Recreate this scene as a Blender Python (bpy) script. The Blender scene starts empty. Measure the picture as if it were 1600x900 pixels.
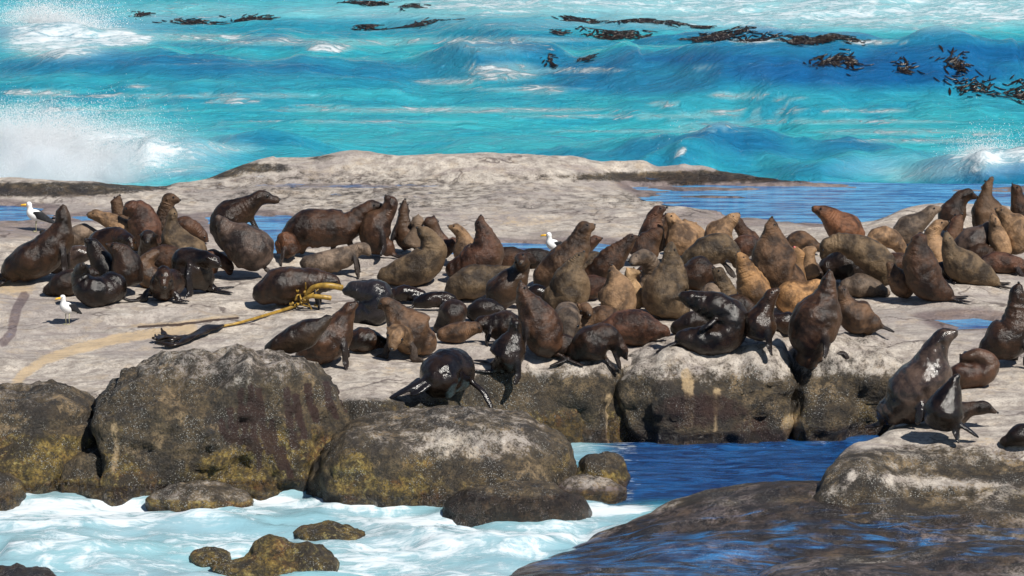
import bpy, bmesh, math, random
import numpy as np
from mathutils import Vector
from mathutils.bvhtree import BVHTree
random.seed(7); rng = np.random.default_rng(7)
R = math.radians
scene = bpy.context.scene

# ------------------------------------------------------------------ camera, sky, sun, exposure
TH = R(10.0); FPX = 6820.0; CAM = np.array([0.0, 0.0, 10.0])
cd = bpy.data.cameras.new('camera'); cam = bpy.data.objects.new('camera', cd)
scene.collection.objects.link(cam); scene.camera = cam
cam.location = CAM; cam.rotation_euler = (math.pi/2 - TH, 0, 0)
cd.sensor_width = 36; cd.lens = 36*FPX/1600; cd.clip_start = 1; cd.clip_end = 6000

SUN_AZ = R(42)      # angle from "behind the camera" (-Y) round to the right (+X)
SUN_EL = R(50)
sdir = Vector((math.sin(SUN_AZ)*math.cos(SUN_EL), -math.cos(SUN_AZ)*math.cos(SUN_EL), math.sin(SUN_EL)))
world = bpy.data.worlds.new('World'); scene.world = world; world.use_nodes = True
wn = world.node_tree; wn.nodes.clear()
sky = wn.nodes.new('ShaderNodeTexSky'); sky.sky_type = 'NISHITA'; sky.sun_disc = False
sky.sun_elevation = SUN_EL
sky.sun_rotation = math.atan2(sdir.x, sdir.y)
sky.air_density = 1.0; sky.dust_density = 0.0; sky.ozone_density = 1.6; sky.altitude = 0
bg = wn.nodes.new('ShaderNodeBackground'); bg.inputs['Strength'].default_value = 0.062
wo = wn.nodes.new('ShaderNodeOutputWorld')
wn.links.new(sky.outputs[0], bg.inputs[0]); wn.links.new(bg.outputs[0], wo.inputs[0])
sl = bpy.data.lights.new('sun', 'SUN'); sl.energy = 5.0; sl.angle = R(0.53); sl.color = (1.0, 0.95, 0.87)
so = bpy.data.objects.new('sun', sl); scene.collection.objects.link(so)
so.rotation_euler = sdir.to_track_quat('Z', 'Y').to_euler()
vs = scene.view_settings
vs.view_transform = 'Standard'; vs.look = 'None'; vs.gamma = 1.0; vs.use_curve_mapping = False
vs.exposure = 0.2
scene.cycles.volume_bounces = 6; scene.cycles.max_bounces = 10

# ------------------------------------------------------------------ geometry helpers
cT, sT = math.cos(TH), math.sin(TH)
def ray(px, py):
    u = (np.asarray(px, float)-800)/FPX; v = -(np.asarray(py, float)-450)/FPX
    return np.stack([u, cT + v*sT, -sT + v*cT], -1)
def at_z(px, py, z=0.0):
    r = ray(px, py); s = (z-CAM[2])/r[..., 2]
    return CAM + r*s[..., None]
def at_y(px, py, Y):
    r = ray(px, py); s = Y/r[..., 1]
    return CAM + r*np.asarray(s)[..., None]
def proj(P):
    q = np.asarray(P, float)-CAM
    dep = q[..., 1]*cT - q[..., 2]*sT
    v = q[..., 1]*sT + q[..., 2]*cT
    return 800+FPX*q[..., 0]/dep, 450-FPX*v/dep

def _h(i, j, k, seed):
    n = (i*374761393 + j*668265263 + k*2147483647 + seed*1274126177) & 0xffffffff
    n = ((n ^ (n >> 13))*1274126177) & 0xffffffff
    n = ((n ^ (n >> 16))*2246822519) & 0xffffffff
    return ((n ^ (n >> 15)) & 0xffffff)/float(0xffffff)*2-1
def noise(P, seed=0):
    P = np.asarray(P, float); F = np.floor(P).astype(np.int64); f = P-F; f = f*f*f*(f*(f*6-15)+10)
    out = 0
    for a in (0, 1):
        wa = f[..., 0] if a else 1-f[..., 0]
        for b in (0, 1):
            wb = f[..., 1] if b else 1-f[..., 1]
            for c in (0, 1):
                wc = f[..., 2] if c else 1-f[..., 2]
                out = out + wa*wb*wc*_h(F[..., 0]+a, F[..., 1]+b, F[..., 2]+c, seed)
    return out
def fbm(P, octv=4, seed=0, gain=0.5, lac=2.03):
    a = 1; s = 0; P = np.asarray(P, float)
    for o in range(octv):
        s = s + a*noise(P, seed+o*17); a *= gain; P = P*lac + 3.7
    return s
def sstep(a, b, x):
    t = np.clip((x-a)/(b-a), 0, 1); return t*t*(3-2*t)
def polydist(X, Y, poly, closed=True):
    """distance to a polyline, and inside flag"""
    poly = np.asarray(poly, float); n = len(poly)
    d = np.full(X.shape, 1e9); ins = np.zeros(X.shape, bool)
    for i in range(n if closed else n-1):
        a = poly[i]; b = poly[(i+1) % n]; e = b-a; L = max((e**2).sum(), 1e-12)
        t = np.clip(((X-a[0])*e[0]+(Y-a[1])*e[1])/L, 0, 1)
        d = np.minimum(d, np.hypot(X-a[0]-t*e[0], Y-a[1]-t*e[1]))
        if closed:
            c = ((a[1] > Y) != (b[1] > Y)) & (X < (b[0]-a[0])*(Y-a[1])/((b[1]-a[1]) if b[1] != a[1] else 1e-9)+a[0])
            ins ^= c
    return (np.where(ins, d, -d) if closed else d)
def blobs(px, py, L):
    o = np.zeros(np.shape(px))
    for (cx, cy, rx, ry, s) in L:
        q = np.hypot((px-cx)/rx, (py-cy)/ry)
        o = np.maximum(o, s*(1-sstep(0.35, 1.15, q)))
    return o

COL = scene.collection
def link(o, parent=None):
    COL.objects.link(o)
    if parent: o.parent = parent
    return o
def tag(o, label=None, cat=None, group=None, kind=None):
    if label: o['label'] = label
    if cat: o['category'] = cat
    if group: o['group'] = group
    if kind: o['kind'] = kind
    return o
def mesh_obj(name, V, F, mat, parent=None, origin=None, attrs=None, smooth=True):
    V = np.asarray(V, float)
    if origin is not None: V = V-np.asarray(origin)
    me = bpy.data.meshes.new(name)
    if isinstance(F, np.ndarray):
        n, k = F.shape
        me.vertices.add(len(V)); me.vertices.foreach_set('co', V.astype(np.float32).ravel())
        me.loops.add(n*k); me.loops.foreach_set('vertex_index', F.astype(np.int32).ravel())
        me.polygons.add(n); me.polygons.foreach_set('loop_start', np.arange(0, n*k, k, dtype=np.int32))
        me.update(calc_edges=True)
    else:
        me.from_pydata([tuple(v) for v in V], [], F); me.update()
    me.polygons.foreach_set('use_smooth', np.full(len(me.polygons), smooth))
    for k_, a in (attrs or {}).items():
        at = me.attributes.new(k_, 'FLOAT', 'POINT'); at.data.foreach_set('value', np.asarray(a, np.float32))
    me.materials.append(mat)
    o = bpy.data.objects.new(name, me)
    if origin is not None and parent is None: o.location = origin
    return link(o, parent)
def grid_mesh(name, xs, ys, zf, mat):
    X, Y = np.meshgrid(xs, ys); Z, attrs, dX, dY = zf(X, Y)
    V = np.stack([X+dX, Y+dY, Z], -1).reshape(-1, 3)
    nx, ny = len(xs), len(ys)
    i = (np.arange(ny-1)[:, None]*nx + np.arange(nx-1)[None, :]).ravel()
    F = np.stack([i, i+1, i+nx+1, i+nx], -1)
    o = mesh_obj(name, V, F, mat, attrs={k: a.ravel() for k, a in attrs.items()})
    return o, V, F
def tube(P, rw, rh, nrm, sides=16, cap=True, power=2.0):
    """sweep: P (n,3) centres, rw side radii, rh dorsal radii, nrm (n,3) dorsal vectors"""
    P = np.asarray(P, float); n = len(P)
    T = np.gradient(P, axis=0); T /= np.linalg.norm(T, axis=1)[:, None]+1e-9
    N = nrm - (nrm*T).sum(1)[:, None]*T; N /= np.linalg.norm(N, axis=1)[:, None]+1e-9
    B = np.cross(T, N)
    a = np.linspace(0, 2*math.pi, sides, endpoint=False)
    ca = np.sign(np.cos(a))*abs(np.cos(a))**(2/power); sa = np.sign(np.sin(a))*abs(np.sin(a))**(2/power)
    V = P[:, None, :] + N[:, None, :]*(np.asarray(rh)[:, None]*ca)[..., None] + B[:, None, :]*(np.asarray(rw)[:, None]*sa)[..., None]
    V = V.reshape(-1, 3); F = []
    for i in range(n-1):
        for j in range(sides):
            k = (j+1) % sides
            F.append((i*sides+j, i*sides+k, (i+1)*sides+k, (i+1)*sides+j))
    c0 = len(V); V = np.vstack([V, P[:1]-T[:1]*rh[0]*0.3, P[-1:]+T[-1:]*rh[-1]*0.3])
    for j in range(sides):
        k = (j+1) % sides
        F.append((k, j, c0)); F.append(((n-1)*sides+j, (n-1)*sides+k, c0+1))
    return V, F
def transport(P, n0):
    P = np.asarray(P, float); T = np.gradient(P, axis=0); T /= np.linalg.norm(T, axis=1)[:, None]+1e-9
    out = []; n = np.asarray(n0, float)
    for t in T:
        n = n-(n@t)*t; l = np.linalg.norm(n)
        n = n/l if l > 1e-5 else np.array([0, 0, 1.0])
        out.append(n)
    return np.array(out), T
def catmull(C, per=6):
    C = np.asarray(C, float)
    if len(C) < 3: return np.array([C[0]*(1-t)+C[-1]*t for t in np.linspace(0, 1, per+1)])
    E = np.vstack([2*C[0]-C[1], C, 2*C[-1]-C[-2]]); out = []
    for i in range(1, len(E)-2):
        for t in np.linspace(0, 1, per, endpoint=False):
            a, b, c, d = E[i-1], E[i], E[i+1], E[i+2]
            out.append(0.5*((2*b)+(-a+c)*t+(2*a-5*b+4*c-d)*t*t+(-a+3*b-3*c+d)*t**3))
    out.append(E[-2]); return np.array(out)
def uvsphere(c, r, seg=12, ring=8, rot=None):
    V = []; F = []
    for i in range(ring+1):
        p = math.pi*i/ring
        for j in range(seg):
            a = 2*math.pi*j/seg
            V.append((math.sin(p)*math.cos(a), math.sin(p)*math.sin(a), math.cos(p)))
    for i in range(ring):
        for j in range(seg):
            k = (j+1) % seg; F.append((i*seg+j, (i+1)*seg+j, (i+1)*seg+k, i*seg+k))
    V = np.array(V)*np.asarray(r)
    if rot is not None: V = V@np.asarray(rot)
    return V+np.asarray(c), F
class MB:
    def __init__(s): s.V = []; s.F = []; s.n = 0
    def add(s, VF):
        V, F = VF; s.V.append(np.asarray(V)); s.F += [tuple(i+s.n for i in f) for f in F]; s.n += len(V); return s
    def arr(s): return np.vstack(s.V), s.F
def remesh(mb, vox, smooth_it=4, smooth_f=0.5):
    V, F = mb.arr(); me = bpy.data.meshes.new('t'); me.from_pydata([tuple(v) for v in V], [], F); me.update()
    bm = bmesh.new(); bm.from_mesh(me); bmesh.ops.remove_doubles(bm, verts=bm.verts, dist=1e-6)
    bmesh.ops.recalc_face_normals(bm, faces=bm.faces); bm.to_mesh(me); bm.free()
    o = bpy.data.objects.new('t', me); COL.objects.link(o)
    m = o.modifiers.new('r', 'REMESH'); m.mode = 'VOXEL'; m.voxel_size = vox; m.use_smooth_shade = True
    if smooth_it:
        s = o.modifiers.new('s', 'SMOOTH'); s.factor = smooth_f; s.iterations = smooth_it
    dg = bpy.context.evaluated_depsgraph_get(); ev = o.evaluated_get(dg); em = ev.to_mesh()
    nv = len(em.vertices); co = np.empty(nv*3, np.float32); em.vertices.foreach_get('co', co)
    no = np.empty(nv*3, np.float32); em.vertices.foreach_get('normal', no)
    nl = len(em.loops); li = np.empty(nl, np.int32); em.loops.foreach_get('vertex_index', li)
    npol = len(em.polygons); tot = np.empty(npol, np.int32); em.polygons.foreach_get('loop_total', tot)
    quad = bool((tot == 4).all())
    F2 = li.reshape(-1, 4).copy() if quad else [tuple(p.vertices) for p in em.polygons]
    ev.to_mesh_clear(); bpy.data.objects.remove(o); bpy.data.meshes.remove(me)
    return co.reshape(-1, 3).astype(float), F2, no.reshape(-1, 3).astype(float)

# ------------------------------------------------------------------ node helper
class NT:
    def __init__(s, name):
        s.m = bpy.data.materials.new(name); s.m.use_nodes = True; s.t = s.m.node_tree; s.t.nodes.clear()
        s.out = s.t.nodes.new('ShaderNodeOutputMaterial')
    def put(s, node, idx, v):
        if v is None: return
        if hasattr(v, 'is_output') or isinstance(v, bpy.types.NodeSocket): s.t.links.new(v, node.inputs[idx])
        else:
            if isinstance(v, tuple) and len(v) == 3 and node.inputs[idx].type == 'RGBA': v = v+(1,)
            node.inputs[idx].default_value = v
    def n(s, typ, ins=None, **kw):
        nd = s.t.nodes.new(typ)
        for k, v in kw.items(): setattr(nd, k, v)
        for k, v in (ins or {}).items(): s.put(nd, k, v)
        return nd
    def attr(s, name, what='Fac'): return s.n('ShaderNodeAttribute', attribute_name=name).outputs[what]
    def math(s, op, a, b=None, c=None, clamp=False):
        nd = s.n('ShaderNodeMath', operation=op, use_clamp=clamp); s.put(nd, 0, a); s.put(nd, 1, b); s.put(nd, 2, c); return nd.outputs[0]
    def ramp(s, v, a, b, c=0.0, d=1.0):
        nd = s.n('ShaderNodeMapRange', {0: v, 1: a, 2: b, 3: c, 4: d}, interpolation_type='SMOOTHSTEP'); return nd.outputs[0]
    def mix(s, f, a, b, blend='MIX'):
        nd = s.n('ShaderNodeMix', data_type='RGBA', blend_type=blend); s.put(nd, 0, f); s.put(nd, 6, a); s.put(nd, 7, b); return nd.outputs[2]
    def pos(s, scale=(1, 1, 1)):
        g = s.n('ShaderNodeNewGeometry').outputs['Position']
        return s.n('ShaderNodeMapping', {0: g, 3: scale}).outputs[0]
    def noise(s, vec, scale, detail=4, rough=0.55, dist=0.0):
        return s.n('ShaderNodeTexNoise', {'Vector': vec, 'Scale': scale, 'Detail': detail, 'Roughness': rough, 'Distortion': dist}).outputs[0]
    def voro(s, vec, scale, out='Distance', rnd=1.0, feature='F1'):
        return s.n('ShaderNodeTexVoronoi', {'Vector': vec, 'Scale': scale, 'Randomness': rnd}, feature=feature).outputs[out]
    def bsdf(s, **kw):
        b = s.n('ShaderNodeBsdfPrincipled')
        for k, v in kw.items(): s.put(b, k.replace('_', ' '), v)
        s.t.links.new(b.outputs[0], s.out.inputs[0]); return b
    def bump(s, h, strength=0.5, dist=0.02, normal=None):
        nd = s.n('ShaderNodeBump', {'Strength': strength, 'Distance': dist, 'Height': h})
        if normal is not None: s.put(nd, 'Normal', normal)
        return nd.outputs[0]

def rock_material():
    t = NT('weathered_rock'); p = t.pos()
    a = {k: t.attr(k) for k in ('pale', 'wet', 'algae', 'stain', 'rust')}
    n1 = t.noise(p, 1.3, 5, 0.6); n2 = t.noise(p, 7, 6, 0.65); n3 = t.noise(p, 38, 5, 0.7); n4 = t.noise(p, 110, 3, 0.7)
    band = t.noise(t.pos((0.5, 2.6, 1)), 2.2, 5, 0.6, 0.6)
    big = t.noise(p, .55, 4, .6, .5)
    pale = t.mix(t.ramp(n2, .35, .65), (.29, .25, .215), (.56, .50, .43))
    pale = t.mix(t.ramp(big, .45, .65, 0, .6), pale, (.27, .235, .225))
    pale = t.mix(t.ramp(band, .50, .70, 0, .65), pale, (.24, .195, .185))
    ck = t.n('ShaderNodeTexVoronoi', {'Vector': t.n('ShaderNodeVectorMath', {0: t.pos((.45, .9, .6)), 1: t.n('ShaderNodeVectorMath', {0: t.n('ShaderNodeTexNoise', {'Vector': p, 'Scale': 1.6, 'Detail': 5}).outputs['Color'], 3: 1.1}, operation='SCALE').outputs[0]}, operation='ADD').outputs[0], 'Scale': .8}, feature='DISTANCE_TO_EDGE').outputs['Distance']
    crack = t.math('MULTIPLY', t.ramp(ck, .022, .004), t.ramp(n1, .42, .56))
    n5 = t.voro(p, 21)
    pale = t.mix(t.math('MULTIPLY', t.ramp(n5, .30, .12, 0, .8), t.ramp(t.noise(p, 2.1, 4), .45, .6)), pale, (.16, .13, .115))
    pale = t.mix(t.math('MULTIPLY', crack, .8), pale, (.07, .05, .045))
    pale = t.mix(t.ramp(t.noise(p, 3.1, 5, .7), .5, .7, 0, .5), pale, (.46, .36, .25))
    pale = t.mix(t.ramp(t.noise(p, 4.3, 6, .7, .8), .60, .72, 0, .6), pale, (.66, .63, .58))
    pale = t.mix(t.ramp(n3, .48, .70, 0, .75), pale, (.17, .14, .125))
    dark = t.mix(t.ramp(n2, .35, .7), (.032, .023, .013), (.145, .103, .054))
    patch = t.noise(p, 1.5, 7, .62, .5)
    dark = t.mix(t.ramp(patch, .46, .62, 0, .8), dark, t.mix(t.ramp(n2, .4, .6), (.030, .024, .020), (.012, .009, .008)))
    dark = t.mix(t.ramp(t.noise(p, 2.7, 6, .7, .5), .54, .68, 0, .7), dark, (.34, .24, .13))
    dark = t.mix(t.ramp(t.noise(p, 17, 5, .72, .5), .50, .62, 0, .7), dark, (.014, .011, .008))
    dark = t.mix(t.ramp(n3, .49, .60, 0, .65), dark, (.010, .008, .006))
    alg = t.mix(t.ramp(n2, .35, .62), (.060, .045, .008), (.25, .165, .035))
    alg = t.mix(t.ramp(t.noise(p, 3.3, 5, .65, .5), .52, .66, 0, .8), alg, (.16, .06, .015))
    alg = t.mix(t.ramp(patch, .50, .62, 0, .9), alg, (.022, .017, .010))
    n6 = t.noise(p, 15, 5, .72, .4)
    alg = t.mix(t.ramp(n6, .47, .60, 0, .85), alg, (.030, .020, .008))
    alg = t.mix(t.ramp(n3, .47, .60, 0, .7), alg, (.018, .012, .006))
    alg = t.mix(t.ramp(n6, .44, .36, 0, .6), alg, (.42, .34, .12))
    c = t.mix(t.ramp(t.math('ADD', a['pale'], t.math('ADD', t.math('MULTIPLY', t.math('SUBTRACT', n2, .5), 1.3), t.math('MULTIPLY', t.math('SUBTRACT', n3, .5), 1.5))), .30, .78), dark, pale)
    c = t.mix(t.ramp(t.math('ADD', a['algae'], t.math('ADD', t.math('MULTIPLY', t.math('SUBTRACT', n1, .5), 1.6), t.math('MULTIPLY', t.math('SUBTRACT', n2, .5), 1.3))), .36, .95, 0, .9), c, alg)
    c = t.mix(t.ramp(t.math('ADD', a['stain'], t.math('ADD', t.math('MULTIPLY', t.math('SUBTRACT', n2, .5), 1.6), t.math('MULTIPLY', t.math('SUBTRACT', n3, .5), .8))), .36, 1.0, 0, .75), c, (.50, .36, .20))
    c = t.mix(t.ramp(t.math('ADD', a['rust'], t.math('MULTIPLY', t.math('SUBTRACT', n2, .5), 1.2)), .30, .60, 0, .92), c, (.026, .009, .006))
    # barnacles: small pale shells in patches
    pw = t.n('ShaderNodeVectorMath', {0: p, 1: t.n('ShaderNodeVectorMath', {0: t.n('ShaderNodeTexNoise', {'Vector': p, 'Scale': 30.0, 'Detail': 3}).outputs['Color'], 3: .045}, operation='SCALE').outputs[0]}, operation='ADD').outputs[0]
    vd = t.voro(pw, 56, rnd=1.0); vc = t.voro(pw, 56, 'Color')
    pick = t.ramp(t.n('ShaderNodeSeparateColor', {0: vc}).outputs[0], .12, .5)
    bar = t.math('MULTIPLY', t.ramp(vd, .42, .22), pick)
    bar = t.math('MULTIPLY', bar, t.ramp(t.noise(p, 2.6, 5, .65), .46, .58, .06, 1))
    bar = t.math('MULTIPLY', bar, t.math('SUBTRACT', 1.0, t.math('MULTIPLY', a['pale'], .75)))
    bar = t.math('MULTIPLY', bar, t.math('SUBTRACT', 1.0, t.math('MULTIPLY', a['rust'], .8)), clamp=True)
    c = t.mix(t.math('MULTIPLY', bar, .7), c, (.55, .54, .50))
    wetn = t.ramp(t.math('ADD', a['wet'], t.math('MULTIPLY', t.math('SUBTRACT', n2, .5), .5)), .3, .7)
    c = t.mix(wetn, c, t.mix(1.0, c, (.52, .47, .50), 'MULTIPLY'))
    rough = t.math('SUBTRACT', t.math('ADD', .50, t.math('MULTIPLY', a['pale'], .32)), t.math('MULTIPLY', wetn, .28))
    film_sheen = t.ramp(t.math('ADD', t.attr('film_sheen'), t.math('MULTIPLY', t.math('SUBTRACT', t.noise(t.pos((.8, 2.6, 1)), 2.6, 7, .68, .6), .5), 2.6)), .45, .95, 0, .85)
    c = t.mix(film_sheen, c, t.mix(t.ramp(t.noise(t.pos((.6, 3, 1)), 5, 4, .6), .4, .65), t.mix(.45, c, (.010, .055, .20)), (.045, .23, .54)))  # water film with the blue sky reflection painted into its colour
    rough = t.math('SUBTRACT', rough, t.math('MULTIPLY', film_sheen, .15))
    h = t.math('ADD', t.math('MULTIPLY', n2, .7), t.math('ADD', t.math('MULTIPLY', n3, .38), t.math('MULTIPLY', n4, .14)))
    h = t.math('ADD', h, t.math('MULTIPLY', bar, .25))
    t.bsdf(Base_Color=c, Roughness=rough, Normal=t.bump(h, t.math('SUBTRACT', 1.0, t.math('MULTIPLY', a['pale'], .45)), .07))
    return t.m

def sea_material():
    t = NT('sea_water'); p = t.pos()
    foam_a = t.attr('foam'); deep_face_shade = t.attr('deep_face_shade'); calm = t.attr('calm')
    milk_a = t.attr('milk'); ps = t.pos((.5, 1.6, 1)); pn = t.pos((.8, 1.2, 1))
    def nn(sc, de, ro, di):
        a_ = t.noise(ps, sc, de, ro, di); b_ = t.noise(pn, sc*.62, de, ro, di*1.6)
        return t.n('ShaderNodeMix', {0: milk_a, 2: a_, 3: b_}, data_type='FLOAT').outputs[0]
    n1 = nn(1.1, 7, .62, .5); n2 = nn(4.5, 7, .68, .8); n3 = t.noise(t.pos((.45, 1.8, 1)), 14, 4, .6, .3)
    base = t.mix(deep_face_shade, (.045, .43, .50), (.006, .11, .33))
    base = t.mix(t.ramp(n1, .42, .66, 0, .5), base, t.mix(deep_face_shade, (.008, .26, .43), (.003, .055, .19)))
    milky = t.mix(.5, base, (.40, .62, .62))
    base = t.mix(t.ramp(foam_a, .15, .6, 0, .8), base, milky)
    base = t.mix(t.math('MULTIPLY', t.attr('milk'), t.ramp(n1, .3, .7, .6, 1)), base, (.30, .44, .49))
    base = t.mix(calm, base, t.mix(t.ramp(n2, .38, .62), (.002, .028, .12), (.012, .11, .34)))
    f = t.math('ADD', foam_a, t.math('MULTIPLY', t.math('SUBTRACT', n2, .5), 1.9))
    f = t.math('ADD', f, t.math('MULTIPLY', t.math('SUBTRACT', n3, .5), .6))
    f = t.math('ADD', f, t.math('MULTIPLY', t.math('SUBTRACT', n1, .5), .9))
    fm = t.math('ADD', t.math('MULTIPLY', t.ramp(f, .48, .80, 0, .97), t.math('SUBTRACT', 1.0, milk_a)), t.math('MULTIPLY', t.ramp(f, .42, .92, 0, .97), milk_a), clamp=True)
    c = t.mix(fm, base, (.66, .72, .75))
    h = t.math('ADD', t.math('MULTIPLY', n2, 1.0), t.math('MULTIPLY', n3, .35))
    h = t.math('ADD', h, t.math('MULTIPLY', fm, .25))
    t.bsdf(Base_Color=c, Roughness=t.ramp(fm, 0, 1, .12, .8), IOR=1.33, Specular_IOR_Level=.42, Normal=t.bump(h, t.math('SUBTRACT', .8, t.math('MULTIPLY', milk_a, .60)), .20))
    return t.m
def pool_material():
    t = NT('tide_pool_water')
    n = t.noise(t.pos((.8, 2.2, 1)), 5, 5, .6, .4); n2 = t.noise(t.pos((.35, 2.6, 1)), 2.2, 3, .6)
    c = t.mix(t.ramp(t.math('ADD', t.math('MULTIPLY', n2, .6), t.math('MULTIPLY', n, .4)), .40, .62), (.10, .36, .62), (.010, .075, .25))
    t.bsdf(Base_Color=c, Roughness=.06, IOR=1.33, Normal=t.bump(n, .6, .08))
    return t.m
def fur_material():
    t = NT('seal_fur'); oi = t.n('ShaderNodeObjectInfo'); base = oi.outputs['Color']; wet = oi.outputs['Alpha']
    tc = t.n('ShaderNodeTexCoord').outputs['Object']
    rnd = t.n('ShaderNodeVectorMath', {0: tc, 1: oi.outputs['Location']}, operation='ADD').outputs[0]
    al = t.attr('along'); fl = t.attr('flipper')
    n1 = t.noise(rnd, 5.5, 4, .6, .4); n2 = t.noise(rnd, 24, 5, .7, .6); n3 = t.noise(rnd, 95, 3, .7)
    dk = t.mix(1.0, base, (.38, .34, .33), 'MULTIPLY')
    lt = t.mix(.62, base, t.mix(1.0, base, (2.7, 2.4, 2.1), 'MULTIPLY'))
    c = t.mix(t.ramp(n1, .36, .66), dk, lt)
    c = t.mix(t.ramp(n2, .47, .64, 0, .35), c, dk)
    c = t.mix(t.ramp(t.noise(rnd, 11, 5, .7, .5), .56, .72, 0, .3), c, lt)
    c = t.mix(t.math('MULTIPLY', t.ramp(t.attr('belly'), .25, .95), t.math('SUBTRACT', .60, t.math('MULTIPLY', wet, .5))), c, t.mix(.55, lt, (.20, .125, .07)))
    c = t.mix(t.ramp(al, .12, .0, 0, .55), c, dk)
    c = t.mix(t.ramp(al, .93, 1.0, 0, .5), c, t.mix(.55, base, (.16, .115, .075)))
    c = t.mix(t.math('MULTIPLY', fl, .85), c, (.014, .012, .013))
    c = t.mix(t.math('MULTIPLY', wet, .45), c, t.mix(1.0, c, (.35, .33, .34), 'MULTIPLY'))
    fold = t.n('ShaderNodeTexWave', {'Vector': t.n('ShaderNodeCombineXYZ', {0: al}).outputs[0], 'Scale': 7.0, 'Distortion': 0.0}).outputs[0]
    foldw = t.math('MULTIPLY', t.math('MULTIPLY', t.ramp(al, .40, .6), t.ramp(al, .86, .74)), t.ramp(n1, .50, .66))
    h = t.math('ADD', t.math('MULTIPLY', n2, .9), t.math('MULTIPLY', n3, .35))
    h = t.math('ADD', h, t.math('MULTIPLY', n1, .9))
    h = t.math('ADD', h, t.math('MULTIPLY', t.math('MULTIPLY', fold, foldw), .5))
    rough = t.math('SUBTRACT', .47, t.math('MULTIPLY', wet, .28))
    rough = t.math('ADD', rough, t.math('MULTIPLY', t.math('SUBTRACT', n1, .5), .15))
    t.bsdf(Base_Color=c, Roughness=t.math('MAXIMUM', rough, .19), Specular_IOR_Level=t.math('ADD', .26, t.math('MULTIPLY', wet, .24)),
           Normal=t.bump(h, t.math('SUBTRACT', .72, t.math('MULTIPLY', wet, .50)), .03), Sheen_Weight=.0)
    return t.m
def plain(name, col, rough=.5, spec=.5, var=.25, scale=30, bump=.2, bd=.01, **kw):
    t = NT(name); p = t.n('ShaderNodeTexCoord').outputs['Object']; n = t.noise(p, scale, 4, .6)
    c = t.mix(t.ramp(n, .35, .65, 0, 1), tuple(x*(1-var) for x in col), tuple(min(1, x*(1+var)) for x in col))
    t.bsdf(Base_Color=c, Roughness=rough, Specular_IOR_Level=spec, Normal=t.bump(n, bump, bd), **kw)
    return t.m
M_ROCK = rock_material(); M_SEA = sea_material(); M_POOL = pool_material(); M_FUR = fur_material()
M_EYE = plain('seal_eye', (.006, .005, .005), .08, .8, 0, 1, 0)
M_NOSE = plain('seal_nose', (.012, .010, .010), .35, .6, .2, 60, .3, .004)
M_MOUTH = plain('seal_mouth', (.55, .12, .11), .35, .5, .2, 60, .2, .004)
M_WHISK = plain('whisker', (.6, .55, .45), .5, .4, .1, 60, 0)
M_KELP = plain('wet_kelp', (.016, .010, .006), .22, .5, .5, 9, .4, .02)
M_STIPE = plain('kelp_stalk', (.30, .18, .028), .45, .5, .35, 14, .3, .01)
M_WHITE = plain('gull_feathers', (.80, .80, .79), .7, .3, .04, 40, .2, .006)
M_WING = plain('gull_wing', (.016, .017, .02), .6, .3, .3, 40, .2, .006)
M_BEAK = plain('gull_beak', (.75, .42, .03), .4, .4, .1, 60, 0)
M_LEG = plain('gull_leg', (.38, .36, .22), .5, .4, .1, 60, 0)
# ------------------------------------------------------------------ bedrock platform
def W(pts, z): return at_z([p[0] for p in pts], [p[1] for p in pts], z)[:, :2]
PLAT = W([(-900, 288), (-300, 288), (0, 284), (100, 292), (240, 287), (330, 278), (420, 274), (800, 268), (900, 270), (1000, 274), (1200, 277), (1400, 283),
          (1600, 282), (2500, 282), (2500, 705), (1900, 705), (1600, 706), (1450, 710), (1325, 722), (1280, 712), (1290, 690), (1335, 664), (1375, 640),
          (1415, 605), (1425, 575), (1400, 556), (1340, 552), (1230, 551), (1000, 552), (965, 556), (860, 562), (760, 574), (700, 604), (560, 622), (500, 610), (200, 604), (20, 596), (-300, 596), (-900, 600)], .9)
POOLS = [
 ('P1', [(318, 339), (400, 336), (470, 341), (520, 350), (440, 366), (474, 384), (440, 396), (392, 392), (350, 372), (325, 352)], .868),
 ('P2', [(690, 386), (780, 379), (860, 381), (940, 379), (1010, 388), (940, 399), (800, 400), (700, 397)], .868),
 ('P3', [(985, 293), (1100, 289), (1250, 287), (1400, 290), (1700, 294), (1700, 330), (1560, 345), (1400, 347), (1300, 358), (1170, 345), (1100, 326), (1030, 312)], .868),
 ('P5', [(1455, 500), (1520, 497), (1570, 502), (1560, 516), (1490, 517)], .868),
 ('P6', [(-60, 320), (20, 321), (70, 326), (60, 336), (100, 343), (30, 350), (-60, 347)], .868),
 ('P7', [(110, 338), (180, 335), (285, 341), (280, 350), (220, 350), (120, 347)], .868),
]
POOLW = [(n, W(p, z), z) for n, p, z in POOLS]
def line_px(px, py, pts, w): return 1-sstep(w*.35, w, polydist(px, py, pts, False))
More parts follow.
